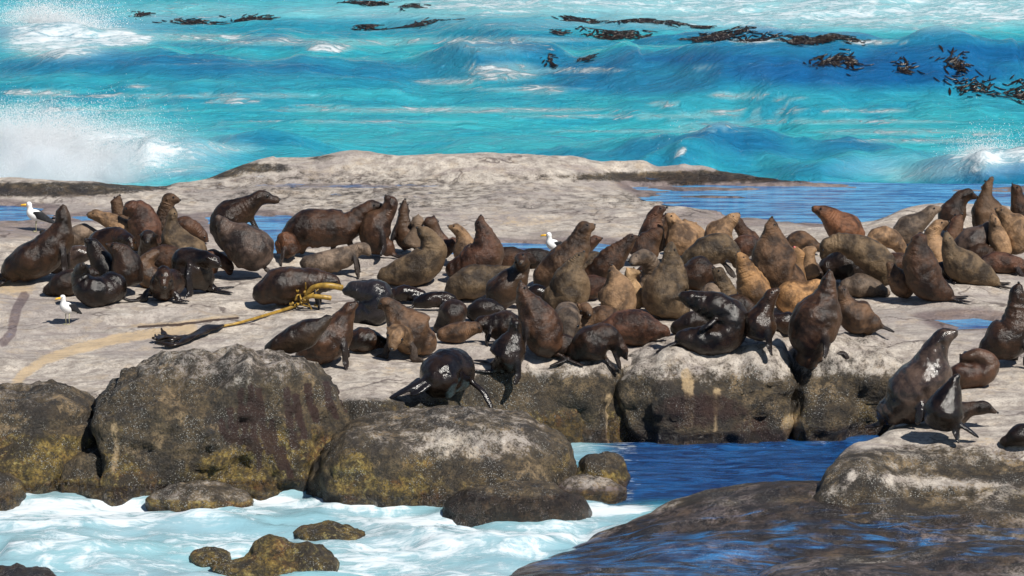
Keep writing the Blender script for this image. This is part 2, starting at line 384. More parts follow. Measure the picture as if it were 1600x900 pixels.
def plat_z(X, Y):
    P3 = np.stack([X, Y, X*0+.0], -1)
    wob = fbm(P3*1.1, 4, 3)*.28
    u = X*.97-Y*.22; v = X*.22+Y*.97; strata = fbm(np.stack([u*.22, v*2.1, X*0], -1), 4, 55)
    sd = polydist(X, Y, PLAT)+wob*.5
    top = .9+.05*fbm(P3*.35, 3, 11)+.035*fbm(P3*np.array([.9, 1.8, 1]), 4, 5)
    px, py = proj(np.stack([X, Y, X*0+.9], -1))
    # hump at the back, ridge running right, low hummocks
    top += .24*np.exp(-((px-520)/220)**2-((py-282)/14)**2)+.16*np.exp(-((px-860)/260)**2-((py-280)/12)**2)+.12*np.exp(-((px-420)/55)**2-((py-278)/10)**2)+.13*np.exp(-((px-545)/60)**2-((py-277)/9)**2)
    top += .20*np.exp(-((px-760)/150)**2-((py-287)/11)**2)
    top += .15*np.exp(-((px-60)/190)**2-((py-300)/12)**2)
    top += .12*np.exp(-((px-720)/200)**2-((py-318)/18)**2)
    top += .19*np.exp(-((px-1180)/300)**4-((py-281)/5)**2)*(1+.6*fbm(P3*1.7, 3, 15))+.12*np.exp(-((px-1420)/60)**2-((py-293)/6)**2)+.09*np.exp(-((px-1590)/90)**2-((py-292)/6)**2)
    top += .10*np.exp(-((px-1480)/90)**2-((py-470)/25)**2)
    top += .30*np.exp(-((px-1500)/140)**2-((py-352)/22)**2)+.14*np.exp(-((px-1330)/200)**2-((py-400)/30)**2)
    # left slab slopes down to the near left corner, with shallow steps
    top -= .20*sstep(470, 620, py)*sstep(560, 200, px)
    top += .05*(sstep(505, 498, py-(px-150)*-.10)-.5)*(px < 430)
    # right ledge is a little lower than the platform and steps down
    led = sstep(560, 640, py)*sstep(1340, 1420, px)
    top -= .05*led
    top -= .16*sstep(690, 705, py+(px-1450)*.05)*led
    for n, pl, z in POOLW:
        d = polydist(X, Y, pl)+wob*.35
        near = sstep(-.7, .1, d)
        top = top*(1-near*.85)+(z+.012+(.03 if n == 'P3' else .0)*fbm(P3*np.array([.9, 2.5, 1]), 4, 66))*near*.85
        top = np.where(d > -.1, np.minimum(top, z+.02+(.05 if n == 'P3' else .01)*fbm(P3*np.array([.7, 2.2, 1]), 4, 67)-(.07*sstep(-.05, .6, d) if n == 'P3' else .11*sstep(-.05, .2, d))), top)
    e = np.clip(sd/.22+.0, 0, 1); edge = np.sqrt(np.clip(1-(1-e)**2, 0, 1))
    rnd = np.clip(sd/.9, 0, 1); top = top-.10*(1-rnd)**2
    drop = sstep(-.5, 0.0, sd)
    z = np.where(sd > 0, .55+(top-.55)*edge, -1.2+1.75*drop)
    z += .028*np.clip(strata, -1, 1)*(sd > 0)+.006*fbm(P3*7, 3, 21)+.02*(.35-abs(fbm(P3*np.array([.8, 2.2, 1]), 4, 23)))
    return z, sd
def plat_f(X, Y):
    Z, sd = plat_z(X, Y)
    P = np.stack([X, Y, Z], -1); px, py = proj(P)
    gx = np.gradient(Z, axis=1)/np.maximum(np.gradient(X, axis=1), 1e-6); gy = np.gradient(Z, axis=0)/np.maximum(np.gradient(Y, axis=0), 1e-6)
    nz = 1/np.sqrt(1+gx**2+gy**2)
    pale = sstep(.45, .8, nz)*sstep(.45, .72, Z)
    dark = blobs(px, py, [(60, 296, 190, 15, .9), (160, 292, 130, 10, .8), (400, 262, 75, 10, .7), (340, 272, 50, 8, .8), (505, 246, 30, 7, .6),
                          (1130, 276, 330, 12, .95), (1420, 283, 90, 11, .9), (1580, 284, 80, 8, .7), (600, 645, 110, 34, .8), (1440, 715, 200, 30, .75), (1540, 700, 60, 10, .3), (655, 625, 130, 24, .45)])
    dark = np.maximum(dark, line_px(px, py, [(1270, 752), (1330, 720), (1400, 725), (1600, 735)], 26)*.8)
    mott = .5*blobs(px, py, [(560, 300, 420, 48, 1.0), (1100, 312, 300, 22, 1.0), (880, 315, 260, 22, .8), (620, 280, 180, 20, .6), (1150, 310, 160, 14, .8), (1480, 620, 170, 60, .35)])
    pale = np.clip(pale-dark-mott*.72+.12*sstep(380, 420, py), 0, 1)
    wet = np.maximum.reduce([blobs(px, py, [(30, 345, 130, 45, .6), (1150, 340, 240, 26, .55), (880, 372, 120, 20, .5), (400, 350, 120, 26, .4), (1130, 286, 320, 12, .45), (60, 300, 180, 14, .5), (540, 290, 220, 6, .5), (640, 300, 200, 5, .35), (1510, 505, 80, 14, .5)]),
                             line_px(px, py, [(38, 462), (26, 482), (22, 500), (18, 520), (5, 535)], 11)*.95, sstep(.4, .15, Z)])
    for n, pl, z in POOLW: wet = np.maximum(wet, sstep(-.5, -.05, polydist(X, Y, pl))*.75)
    stain = np.maximum.reduce([line_px(px, py, [(22, 606), (35, 585), (70, 562), (120, 545), (190, 528), (300, 513)], 13)*.95,
                               line_px(px, py, [(150, 540), (240, 518), (330, 497), (430, 474)], 9)*.45,
                               line_px(px, py, [(205, 509), (270, 505), (340, 497), (370, 495)], 5)*.8,
                               blobs(px, py, [(20, 450, 55, 16, .85), (10, 490, 26, 45, .35), (820, 345, 90, 14, .55), (700, 330, 200, 16, .3), (640, 578, 70, 10, .5), (1520, 590, 140, 50, .4), (1530, 690, 120, 12, .5), (530, 395, 60, 18, .35)])])
    rust = line_px(px, py, [(215, 511), (280, 507), (345, 499), (372, 497)], 3)*.8
    algae = sstep(.5, .25, Z)+.6*blobs(px, py, [(655, 632, 120, 20, .9)])
    P3 = P*np.array([1, 1, 1]); dX = .05*fbm(P3*2.5, 3, 31)*(1-nz); dY = .07*fbm(P3*2.5, 3, 41)*(1-nz)
    film_sheen = np.maximum.reduce([blobs(px, py, [(700, 310, 420, 26, .22), (420, 285, 200, 14, .25), (540, 290, 230, 5, .6), (30, 345, 150, 40, .3), (1150, 350, 240, 20, .25), (880, 325, 200, 22, .18), (1130, 286, 320, 12, .25)]), line_px(px, py, [(38, 462), (26, 482), (22, 500), (18, 520), (5, 535)], 7)*.30])
    return Z, dict(pale=pale, film_sheen=film_sheen, wet=wet, algae=algae, stain=stain, rust=rust), dX, dY
def graded(lo, hi, st, lo2, hi2):
    mid = list(np.arange(lo, hi, st)); a = []; x = lo; s = st
    while x > lo2: s *= 1.25; x -= s; a.append(x)
    b = []; x = mid[-1]; s = st
    while x < hi2: s *= 1.25; x += s; b.append(x)
    return np.array(a[::-1]+mid+b)
SOLID = []
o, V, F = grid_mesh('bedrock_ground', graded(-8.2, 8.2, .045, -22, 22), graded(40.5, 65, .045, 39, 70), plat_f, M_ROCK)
tag(o, kind='structure'); SOLID.append((V, F))
for n, pl, z in POOLW:
    c = pl.mean(0); pl2 = c+(pl-c)*1.12+0
    d = pl-c; L = np.linalg.norm(d, axis=1)[:, None]; pl2 = pl+d/L*.25
    pc = catmull(np.vstack([pl2, pl2[:1]]), 5)[:-1]
    Vp = np.vstack([np.c_[c[0], c[1], z], np.c_[pc, np.full(len(pc), z)]]); k = len(pc)
    Fp = [(0, 1+i, 1+(i+1) % k) for i in range(k)]
    tag(mesh_obj('tide_pool', Vp, Fp, M_POOL), kind='structure')

# ------------------------------------------------------------------ boulders and blocks
def superell(c, r, e, n=28, yaw=0, tilt=0):
    V, F = uvsphere((0, 0, 0), 1, n*2, n)
    q = (np.abs(V)**e).sum(1)**(1/e); V = V/q[:, None]*np.asarray(r)
    cy, sy = math.cos(yaw), math.sin(yaw); V = np.c_[V[:, 0]*cy-V[:, 1]*sy, V[:, 0]*sy+V[:, 1]*cy, V[:, 2]]
    ct, st = math.cos(tilt), math.sin(tilt); V = np.c_[V[:, 0]*ct-V[:, 2]*st, V[:, 1], V[:, 0]*st+V[:, 2]*ct]
    return V+np.asarray(c), F
def lobe(x0, x1, ytop, ybase, ry, e=2.8, yaw=0, tilt=0, zb=0.0):
    Yf = at_z(800, ybase, zb)[1]; Yc = Yf+ry*.97
    pt = at_y((x0+x1)/2, ytop, Yc); a = at_y(x0, ybase, Yc)[0]; b = at_y(x1, ybase, Yc)[0]
    return superell(((a+b)/2, Yc, -.0), ((b-a)/2, ry, max(pt[2], .08)), e, yaw=yaw, tilt=tilt)
def rock(label, lobes, name='boulder', cat='rock', vox=.05, amp=.09, freq=1.5, seed=0, paleness=1.0, pz=(.55, .95), algz=.45, algk=1, wetz=.12, extra=None, cracks=None, group=None):
    mb = MB()
    for l in lobes: mb.add(lobe(*l) if len(l) <= 9 else l)
    V, F, N = remesh(mb, vox, 6)
    d = amp*fbm(V*freq, 4, seed)+amp*.45*(0.5-abs(fbm(V*freq*2.3, 3, seed+5)))+.012*fbm(V*14, 3, seed+9)+amp*.5*(.35-abs(fbm(V*np.array([1.1, 1.1, 2.6])*1.7, 4, seed+13)))
    crk = np.zeros(len(V))
    if cracks:
        px, py = proj(V)
        for pts, w, dep in cracks:
            m = (1-sstep(0, w, polydist(px, py, pts, False)+2*fbm(V*6, 2, 77)))*(N[:, 1] < .35); crk = np.maximum(crk, m); d = d-dep*m
    V = V+N*d[:, None]
    px, py = proj(V); Z = V[:, 2]
    pale = paleness*sstep(.25, .75, N[:, 2]+.25*fbm(V*2, 3, seed+3))*sstep(pz[0]-.2, pz[1]-.25, Z)
    algae = algk*sstep(algz+.15, algz-.2, Z+.18*fbm(V*1.3, 3, seed+7))*sstep(.9, .5, N[:, 2])
    wet = sstep(wetz+.1, wetz-.05, Z)
    A = dict(pale=pale, film_sheen=wet*0, algae=algae, wet=wet, stain=np.zeros(len(V)), rust=np.zeros(len(V)))
    if extra: extra(A, px, py, V, N)
    A = {k: np.clip(a, 0, 1) for k, a in A.items()}
    o = V.mean(0); o[2] = V[:, 2].min()
    ob = mesh_obj(name, V, F, M_ROCK, origin=o, attrs=A)
    tag(ob, label, cat, group); SOLID.append((V, F)); return ob
def ex_big(A, px, py, V, N):
    s = np.zeros(len(px))
    for k, (x, y0, y1) in enumerate([(358, 640, 690), (375, 610, 700), (392, 605, 730), (405, 612, 705), (345, 660, 690), (425, 660, 730), (448, 610, 700), (462, 620, 680), (480, 600, 655), (510, 600, 650), (530, 590, 640), (440, 700, 740)]):
        s = np.maximum(s, line_px(px, py, [(x, y0), (x+4, (y0+y1)/2), (x+14, y1)], 8))
    A['rust'] = s; A['algae'] = np.clip(A['algae']+.55*blobs(px, py, [(430, 720, 140, 60, 1), (480, 660, 70, 50, .7), (190, 690, 40, 90, .8), (170, 660, 60, 60, .6)])-.8*blobs(px, py, [(300, 640, 110, 70, 1), (260, 720, 70, 50, .6)]), 0, 1)
    A['stain'] = .8*line_px(px, py, [(178, 665), (182, 700), (178, 735)], 9)
def ex_left(A, px, py, V, N):
    A['algae'] = np.maximum(A['algae'], .9*sstep(665, 690, py)); A['stain'] = .7*blobs(px, py, [(15, 650, 30, 8, .8)])
def ex_mid(A, px, py, V, N):
    A['algae'] = np.clip(A['algae']*.5+blobs(px, py, [(555, 745, 45, 60, 1), (620, 770, 60, 30, .6)]), 0, 1)
    A['pale'] = np.clip(A['pale']*.8+.42*blobs(px, py, [(740, 700, 160, 30, 1)]), 0, 1)
    A['stain'] = .35*blobs(px, py, [(720, 705, 110, 22, 1)])
def ex_gold(A, px, py, V, N):
    A['algae'] = A['algae']*0+.85; A['wet'] = A['wet']*0
def ex_blk(A, px, py, V, N):
    A['pale'] = np.maximum(A['pale'], .62*sstep(.60, .80, V[:, 2]+.12*fbm(V*2.2, 4, 91)))
    A['stain'] = np.maximum.reduce([1.25*line_px(px, py, [(1072, 585), (1078, 625), (1075, 660)], 13), 1.0*line_px(px, py, [(1120, 610), (1118, 670)], 8), 1.3*line_px(px, py, [(952, 620), (953, 690)], 9),
                                    .9*line_px(px, py, [(838, 600), (832, 640)], 5), 1.1*blobs(px, py, [(1240, 665, 26, 25, 1)])])
    A['algae'] = np.clip(A['algae']*.8+.5*blobs(px, py, [(1250, 670, 40, 30, 1)]), 0, 1)
    A['rust'] = .75*blobs(px, py, [(1090, 640, 110, 40, .8), (1170, 660, 60, 40, .6), (1200, 680, 40, 20, .7)])
rock('large rounded boulder with dark red weed streaks and mustard algae at left', [(140, 547, 548, 772, .95, 2.6), (150, 420, 600, 776, .9, 3), (60, 330, 690, 778, .9, 3)], seed=1, amp=.15, paleness=.46, pz=(1.1, 1.5), extra=ex_big,
     cracks=[([(146, 595), (152, 650), (158, 760)], 8, .12), ([(250, 690), (330, 688), (380, 694)], 5, .05)])
rock('lumpy boulder crusted with yellow green algae at the left edge', [(-170, 168, 603, 770, .9, 3.2), (-60, 120, 650, 776, .9, 3)], seed=2, paleness=.4, pz=(.9, 1.3), extra=ex_left, cracks=[([(0, 690), (60, 672), (120, 655), (150, 650)], 5, .06)])
rock('barnacle covered boulder in front centre with shaded left end', [(485, 905, 645, 788, .85, 2.5), (500, 700, 660, 793, .8, 2.6), (640, 880, 690, 795, .85, 2.4)], seed=3, amp=.07, extra=ex_mid, paleness=.46, pz=(.65, .98))
rock('knobbly dark rock joining the right end of the centre boulder', [(890, 988, 706, 778, .4, 2.4, 0, -.1)], seed=4, amp=.06, vox=.035, paleness=.2)
rock('low grey barnacle rock tucked below the knobbly rock', [(862, 980, 748, 785, .3, 2.6)], seed=5, amp=.04, vox=.03, paleness=.5, pz=(.1, .3))
rock('black wet rock with white specks rising from the foam', [(690, 915, 760, 820, .4, 2.2), (740, 880, 757, 822, .45, 2.2)], seed=6, amp=.06, vox=.035, paleness=.0, algk=.15, wetz=.25)
rock('small flat tan rock at the foot of the large boulder', [(232, 398, 762, 797, .3, 2.2)], seed=7, amp=.05, vox=.025, paleness=.35, pz=(.0, .2), algk=1.2, wetz=0)
rock('jagged golden brown rock poking out of the foreground foam', [(322, 520, 868, 902, .4, 1.9), (385, 468, 832, 896, .3, 1.8), (430, 512, 850, 894, .26, 1.8)], seed=8, amp=.08, vox=.025, paleness=0, extra=ex_gold, wetz=0)
rock('half drowned brown rock awash in the foam', [(460, 578, 829, 846, .35, 2.0)], seed=9, amp=.04, vox=.03, paleness=.0, extra=ex_gold, wetz=.0)
rock('dark rounded rock cut by the left edge of the photo', [(-70, 38, 742, 796, .45, 2.4)], seed=10, amp=.05, vox=.035, paleness=.0, algk=.7)
rock('low mustard ledge under the glossy arched seal', [(548, 775, 616, 700, .75, 3.4)], seed=11, amp=.06, paleness=.25, pz=(.8, 1.1), algk=1, algz=.6)
rock('low dark rock cut by the bottom left corner', [(-60, 95, 886, 925, .5, 2.2)], seed=12, amp=.05, vox=.035, paleness=0, algk=.2, wetz=.3)
rock('faint brown rock tip just breaking the foam near the front', [(300, 362, 866, 882, .25, 2)], seed=13, amp=.03, vox=.025, paleness=0, extra=ex_gold, wetz=.0)
rock('left block of the cliff with a speckled grey face', [(744, 968, 548, 690, 1.0, 5.5), (760, 870, 560, 650, .9, 3.4)], seed=14, name='rock_block', extra=ex_blk, amp=.13, freq=1.15, paleness=.75, pz=(.95, 1.12), algk=.35, cracks=[([(835, 590), (838, 640)], 4, .05)])
rock('middle block of the cliff streaked with rust', [(958, 1238, 537, 690, 1.0, 6), (1000, 1200, 545, 694, 1.05, 4)], seed=15, name='rock_block', extra=ex_blk, amp=.13, freq=1.15, paleness=.75, pz=(.95, 1.12), algk=.3,
     cracks=[([(1135, 622), (1180, 612), (1225, 600)], 5, .08), ([(1015, 590), (1012, 640)], 3, .03)])
rock('right block of the cliff above the channel with ochre foot', [(1222, 1445, 535, 682, 1.0, 4.6), (1222, 1340, 570, 690, 1.05, 4)], seed=16, name='rock_block', extra=ex_blk, amp=.13, freq=1.15, paleness=.7, pz=(.95, 1.12), algk=.4,
     cracks=[([(1228, 640), (1232, 690)], 6, .08)])

def dome(label, outline, H, w, name, seed, attrs_f, zmin=-.5, amp=.05, xr=None, yr=None, st=.05, slope=None):
    pl = W(outline, 0.0)
    xs = np.arange(pl[:, 0].min()-.6, pl[:, 0].max()+.6, st); ys = np.arange(pl[:, 1].min()-.6, pl[:, 1].max()+.6, st)
    def f(X, Y):
        P3 = np.stack([X, Y, X*0], -1); sd = polydist(X, Y, pl)+.22*fbm(P3*.9, 4, seed)
        e = np.clip(sd/w, 0, 1); z = np.where(sd > 0, (H+(slope(X, Y) if slope else 0))*np.sqrt(1-(1-e)**2), np.clip(sd, -1, 0)*1.2)
        z = z+amp*fbm(P3*1.2, 4, seed+1)*np.clip(sd+.3, 0, 1)+.05*amp*fbm(P3*9, 3, seed+2)
        z = z+amp*1.0*(.4-abs(fbm(P3*np.array([.7, 1.5, 1]), 3, seed+4)))
        P = np.stack([X, Y, z], -1); px, py = proj(P)
        return z, attrs_f(px, py, z, P), X*0, X*0
    o, V, F = grid_mesh(name, xs, ys, f, M_ROCK); tag(o, label, 'rock'); SOLID.append((V, F)); return o
def at_wet(px, py, z, P):
    n = fbm(P*np.array([.8, 1.2, 1]), 4, 60)
    wet = np.clip(.72+.5*n-.75*blobs(px, py, [(1150, 775, 260, 24, .6), (1500, 775, 200, 20, .7), (1330, 800, 200, 22, .4)]), 0, 1)
    return dict(pale=np.clip(.30+.3*fbm(P*1.5, 3, 61)+.25*blobs(px, py, [(1450, 765, 250, 20, 1)]), 0, 1), wet=wet, algae=.55*np.clip(fbm(P*.8, 3, 62)+blobs(px, py, [(1230, 800, 110, 22, .7), (1300, 790, 60, 14, .6), (1550, 880, 90, 20, .6)]), 0, 1), stain=X0(px), film_sheen=blobs(px, py, [(1200, 850, 700, 110, .38), (1050, 870, 300, 60, .8), (1350, 835, 360, 40, .6), (900, 880, 130, 30, .7), (1450, 800, 250, 16, .35), (1580, 850, 200, 40, .55), (1240, 850, 100, 20, .7)]), rust=.35*X0(px)+.3*(n > .1))
def X0(a): return np.zeros(np.shape(a))
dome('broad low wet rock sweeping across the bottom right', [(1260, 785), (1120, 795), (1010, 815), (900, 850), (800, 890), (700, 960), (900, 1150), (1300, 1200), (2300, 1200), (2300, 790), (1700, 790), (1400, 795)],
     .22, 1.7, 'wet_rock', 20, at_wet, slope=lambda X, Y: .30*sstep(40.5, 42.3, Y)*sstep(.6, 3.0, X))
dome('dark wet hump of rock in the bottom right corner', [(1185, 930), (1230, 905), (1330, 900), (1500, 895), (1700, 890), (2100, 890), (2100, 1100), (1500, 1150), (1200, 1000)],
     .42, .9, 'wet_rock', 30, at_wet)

# thin sheet of water running between the two wet rocks
bvhV = np.vstack([v for v, f in SOLID]); off = 0; FF = []
for v, f in SOLID:
    FF += [tuple(int(i)+off for i in q) for q in f]; off += len(v)
BVH = BVHTree.FromPolygons([tuple(v) for v in bvhV], FF)
def hit_px(px, py):
    r = ray(px, py); h = BVH.ray_cast(Vector(CAM), Vector(r/np.linalg.norm(r)))
    if h[0] is None: return at_z(px, py, .85)
    p = np.array(h[0]); return p if p[2] > -.1 else at_z(px, py, 0)
def ground(x, y, default=.85):
    h = BVH.ray_cast(Vector((x, y, 5)), Vector((0, 0, -1)))
    return h[0].z if h[0] is not None else default

# ------------------------------------------------------------------ sea
WAVES = [  # crest polyline in photo pixels with height, front width, back width
 ([(-200, 105, .25), (0, 98, .3), (110, 86, .55), (180, 82, .6), (270, 86, .6), (420, 96, .5), (480, 88, .6), (560, 95, .5), (700, 98, .45), (760, 92, .5), (850, 95, .5), (980, 84, .75), (1130, 78, .9), (1300, 68, 1.05), (1500, 66, 1.1), (1600, 75, 1.0), (1800, 82, .8)], 1.7, 3.2, 0),
 ([(640, 122, .0), (690, 112, .3), (745, 100, .55), (790, 104, .5), (850, 122, .25), (900, 135, 0)], .8, 1.4, 1),
 ([(950, 166, 0), (1050, 158, .2), (1130, 150, .3), (1190, 152, .3), (1260, 160, .22), (1420, 164, .18), (1600, 168, .1)], 1.1, 1.6, .8),
 ([(640, 240, 0), (740, 232, .2), (850, 222, .32), (960, 222, .35), (1060, 212, .5), (1110, 205, .6), (1180, 213, .5), (1290, 212, .5), (1380, 226, .35), (1500, 240, .2), (1600, 244, .1)], .9, 1.6, 0),
 ([(780, 262, 0), (900, 262, .15), (985, 252, .35), (1035, 247, .30), (1062, 241, .38), (1085, 249, .28), (1140, 262, .1), (1160, 266, 0)], .5, .7, .35),
 ([(1150, 266, 0), (1220, 258, .25), (1280, 250, .4), (1340, 254, .3), (1420, 262, .15), (1460, 266, 0)], .6, .8, 0),
 ([(1360, 272, .0), (1440, 262, .28), (1500, 248, .50), (1538, 238, .68), (1600, 246, .6), (1700, 240, .6), (1800, 240, .4)], 1.0, 1.4, 1),
 ([(300, 225, 0), (370, 212, .28), (420, 205, .38), (480, 213, .28), (560, 222, .1), (620, 225, 0)], .7, 1.0, 0),
 ([(-200, 45, .4), (0, 42, .45), (90, 40, .55), (170, 54, .4), (260, 66, .3), (360, 64, .35), (440, 58, .45), (520, 76, .3), (600, 86, 0)], 1.3, 3, .5),
 ([(600, 45, .0), (800, 50, .45), (950, 58, .4), (1150, 60, .5), (1340, 60, .5), (1500, 58, .3), (1700, 60, .2)], 1.8, 4, .2),
 ([(-200, 135, .1), (100, 145, .15), (300, 148, .2), (600, 150, .18), (800, 152, .15), (1000, 150, .1)], .8, 1.6, .3),
 ([(150, 235, 0), (230, 226, .35), (300, 228, .3), (360, 246, .12), (420, 256, 0)], .8, 1.2, .2),
 ([(-100, 800, .1), (100, 812, .12), (300, 806, .1), (420, 814, .02)], .3, .4, .5),
 ([(560, 826, 0), (680, 838, .1), (800, 845, .12), (900, 838, .05)], .3, .4, .5),
 ([(0, 855, .08), (150, 850, .14), (300, 860, .05)], .3, .4, .6),
]
FOAM = [(300, 150, 340, 6, .5), (700, 172, 420, 7, .55), (150, 172, 240, 5, .5), (560, 190, 300, 5, .45), (1000, 182, 300, 6, .5), (1300, 190, 320, 6, .5), (500, 66, 300, 9, .5), (760, 62, 260, 8, .5), (1000, 205, 260, 5, .45), (1450, 220, 200, 6, .5), (350, 100, 300, 4, .3), (750, 250, 200, 5, .35), (250, 58, 260, 10, .5), (1230, 172, 240, 5, .5), (900, 110, 120, 8, .5), (820, 140, 160, 6, .5), (1400, 12, 560, 50, .60), (1050, 2, 260, 34, .56), (1250, 30, 420, 24, .52), (800, 8, 300, 22, .55), (90, 60, 120, 45, .72), (60, 30, 100, 35, .5), (180, 58, 60, 22, .75), (215, 62, 40, 12, .8), (515, 75, 50, 10, .8), (440, 64, 45, 11, .55), (300, 20, 160, 28, .38),
        (640, 20, 400, 14, .40), (760, 40, 300, 12, .3), (790, 112, 85, 22, .56), (700, 128, 75, 9, .55), (850, 140, 60, 12, .5), (750, 104, 40, 6, .7), (1140, 150, 45, 8, .75), (1040, 162, 40, 7, .6), (1180, 150, 40, 7, .6), (1240, 155, 60, 5, .5),
        (690, 171, 60, 5, .66), (500, 165, 80, 4, .5), (360, 160, 80, 4, .5), (60, 145, 80, 9, .6), (215, 135, 26, 5, .7), (400, 147, 120, 4, .45), (1380, 173, 60, 5, .6), (1110, 195, 110, 9, .42), (1400, 206, 200, 9, .45), (1540, 208, 60, 8, .45), (1100, 106, 30, 5, .5),
        (1300, 128, 30, 5, .25), (1540, 245, 75, 20, .78), (1600, 240, 60, 20, .65), (1450, 268, 120, 14, .5), (1500, 262, 80, 12, .5), (1420, 280, 60, 8, .45), (1064, 236, 12, 7, .9), (330, 232, 120, 16, .45), (150, 235, 230, 60, .72), (60, 270, 200, 40, .95), (250, 262, 130, 18, .45),
        (1180, 64, 60, 5, .8), (1370, 66, 70, 6, .75), (1120, 135, 300, 4, .2),
        # foreground
        (120, 800, 230, 30, .66), (330, 800, 160, 16, .62), (120, 860, 230, 40, .52), (560, 790, 150, 16, .72), (430, 778, 60, 12, .8), (640, 810, 200, 16, .6), (700, 850, 240, 40, .60), (960, 795, 110, 16, .85), (880, 830, 120, 24, .6), (330, 850, 120, 30, .55), (560, 880, 200, 30, .6),
        (1290, 690, 45, 10, .55), (1250, 700, 90, 8, .35), (560, 850, 110, 24, .5), (1240, 855, 60, 12, .7), (200, 885, 260, 24, .45), (20, 780, 80, 12, .5), (420, 880, 120, 12, .65)]
DEEP_FACE_SHADE = [(1350, 110, 420, 42, .95), (1000, 130, 240, 26, .7), (1500, 85, 300, 30, .9), (1130, 92, 260, 14, .9), (900, 95, 200, 10, .6), (450, 108, 500, 18, .55), (200, 98, 300, 14, .6), (60, 105, 140, 12, .6), (700, 270, 900, 10, .4), (1120, 232, 260, 16, .35), (300, 135, 400, 8, .35), (500, 240, 160, 10, .2), (1280, 262, 120, 10, .5), (820, 258, 140, 8, .5), (640, 42, 500, 20, .35), (250, 40, 260, 20, .3), (1000, 40, 300, 14, .3),
        (1050, 820, 500, 90, .3)]  # deep blue water, plus the darker look of wave fronts painted in
def sea_f(X, Y):
    P3 = np.stack([X*.28, Y*.75, X*0], -1)
    fade = sstep(400, 120, Y)*sstep(80, 30, abs(X))
    far = sstep(60, 66, Y)
    z = (.10*far+.02)*fbm(P3, 5, 101)*fade
    P4 = np.stack([X*.9, Y*2.2, X*0], -1)
    z += (.022+.03*far)*(.5-1.6*abs(fbm(P4*np.array([.8, .8, 1]), 4, 111)))*fade
    crest = X*0; face = X*0
    for pts, wf, wb, fo in WAVES:
        cw = np.array([list(at_z(p[0], p[1], p[2]))[:2]+[p[2]] for p in pts])
        nh = fbm(np.stack([X*1.1, Y*.4+pts[0][0], X*0], -1), 3, 137); yc = np.interp(X, cw[:, 0], cw[:, 1]); h = np.interp(X, cw[:, 0], cw[:, 2], left=cw[0, 2] if cw[0, 0] < -9 else 0, right=cw[-1, 2] if cw[-1, 0] > 9 else 0)
        h = h*(1+(.28 if wf < 1.2 else .12)*nh); d = Y-yc+.35*fbm(np.stack([X*.8, Y*.5, X*0], -1), 3, 131)*min(1, wf)
        g = np.where(d < 0, np.exp(-(np.abs(d)/wf)**1.6), np.exp(-(np.abs(d)/wb)**1.7))
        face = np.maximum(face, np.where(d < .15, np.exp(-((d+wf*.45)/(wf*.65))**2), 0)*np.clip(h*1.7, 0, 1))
        z = z+h*g*sstep(40, 24, abs(X))
        crest = np.maximum(crest, fo*g*np.where(d < 0, np.exp(-(d/(wf*.5))**2), 1)*np.clip(h*2.2, 0, 1))
    px, py = proj(np.stack([X, Y, z], -1))
    fg = sstep(740, 770, py+(px > 950)*0)
    z += .05*fg*fbm(np.stack([X*1.6, Y*2.6, X*0], -1), 4, 151)*sstep(1050, 950, px)
    foam = np.maximum(blobs(px, py, FOAM), crest*.42)
    foam = np.where((py > 300) & (py < 760) & (px > 900) & (px < 1330), foam*1, foam)
    farout = (Y > 100) | (abs(X) > 13)
    foam = np.where(farout, .12+.28*np.clip(fbm(np.stack([X*.03, Y*.06, X*0], -1), 4, 161), 0, 1), foam)
    deep_face_shade = np.where(farout, .35, blobs(px, py, DEEP_FACE_SHADE))
    deep_face_shade = np.maximum(deep_face_shade, face*(Y > 55)*.75)  # wave fronts darkened in the colour, for their weaker sky reflection
    calm = blobs(px, py, [(1120, 735, 260, 60, 1.0), (1240, 880, 260, 40, .7)])*(py > 600)
    calm = np.maximum(calm, (py > 600)*sstep(900, 980, px)*sstep(795, 775, py)*1.0)
    deep_face_shade = np.where((py > 700) & (py < 1400) & (Y < 50), np.maximum(deep_face_shade, .15+.25*fbm(np.stack([X*.6, Y*1.2, X*0], -1), 3, 171)), deep_face_shade)
    foam = np.where((Y < 50) & (px < 1000), np.maximum(foam+.10, .40), foam)
    milk = np.where(Y < 50, np.clip(1.05-calm*1.2-sstep(960, 1040, px)*.6, 0, 1), 0)+blobs(px, py, [(1250, 10, 700, 45, .6), (100, 40, 200, 60, .5), (120, 240, 280, 70, .6), (700, 15, 500, 25, .35), (1420, 262, 140, 26, .35), (1540, 250, 110, 30, .45)])*(Y < 100)
    return z, dict(milk=np.clip(milk, 0, 1), foam=np.clip(foam, 0, 1), deep_face_shade=np.clip(deep_face_shade, 0, 1), calm=np.clip(calm, 0, 1)), X*0, X*0
ys = np.concatenate([graded(38.5, 48, .06, -60, 47.9)[:-1], graded(48, 98, .10, 47.99, 4000)])
ys = np.unique(ys); ys = ys[np.concatenate([[True], np.diff(ys) > .02])]
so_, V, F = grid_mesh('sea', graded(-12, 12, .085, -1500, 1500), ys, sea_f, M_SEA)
tag(so_, kind='structure')
SEA_BVH = BVHTree.FromPolygons([tuple(v) for v in V], [tuple(int(i) for i in q) for q in F])
def sea_z(x, y):
    h = SEA_BVH.ray_cast(Vector((x, y, 9)), Vector((0, 0, -1))); return h[0].z if h[0] is not None else 0
def sea_px(px, py):
    r = ray(px, py); h = SEA_BVH.ray_cast(Vector(CAM), Vector(r/np.linalg.norm(r))); return np.array(h[0]) if h[0] is not None else at_z(px, py, 0)
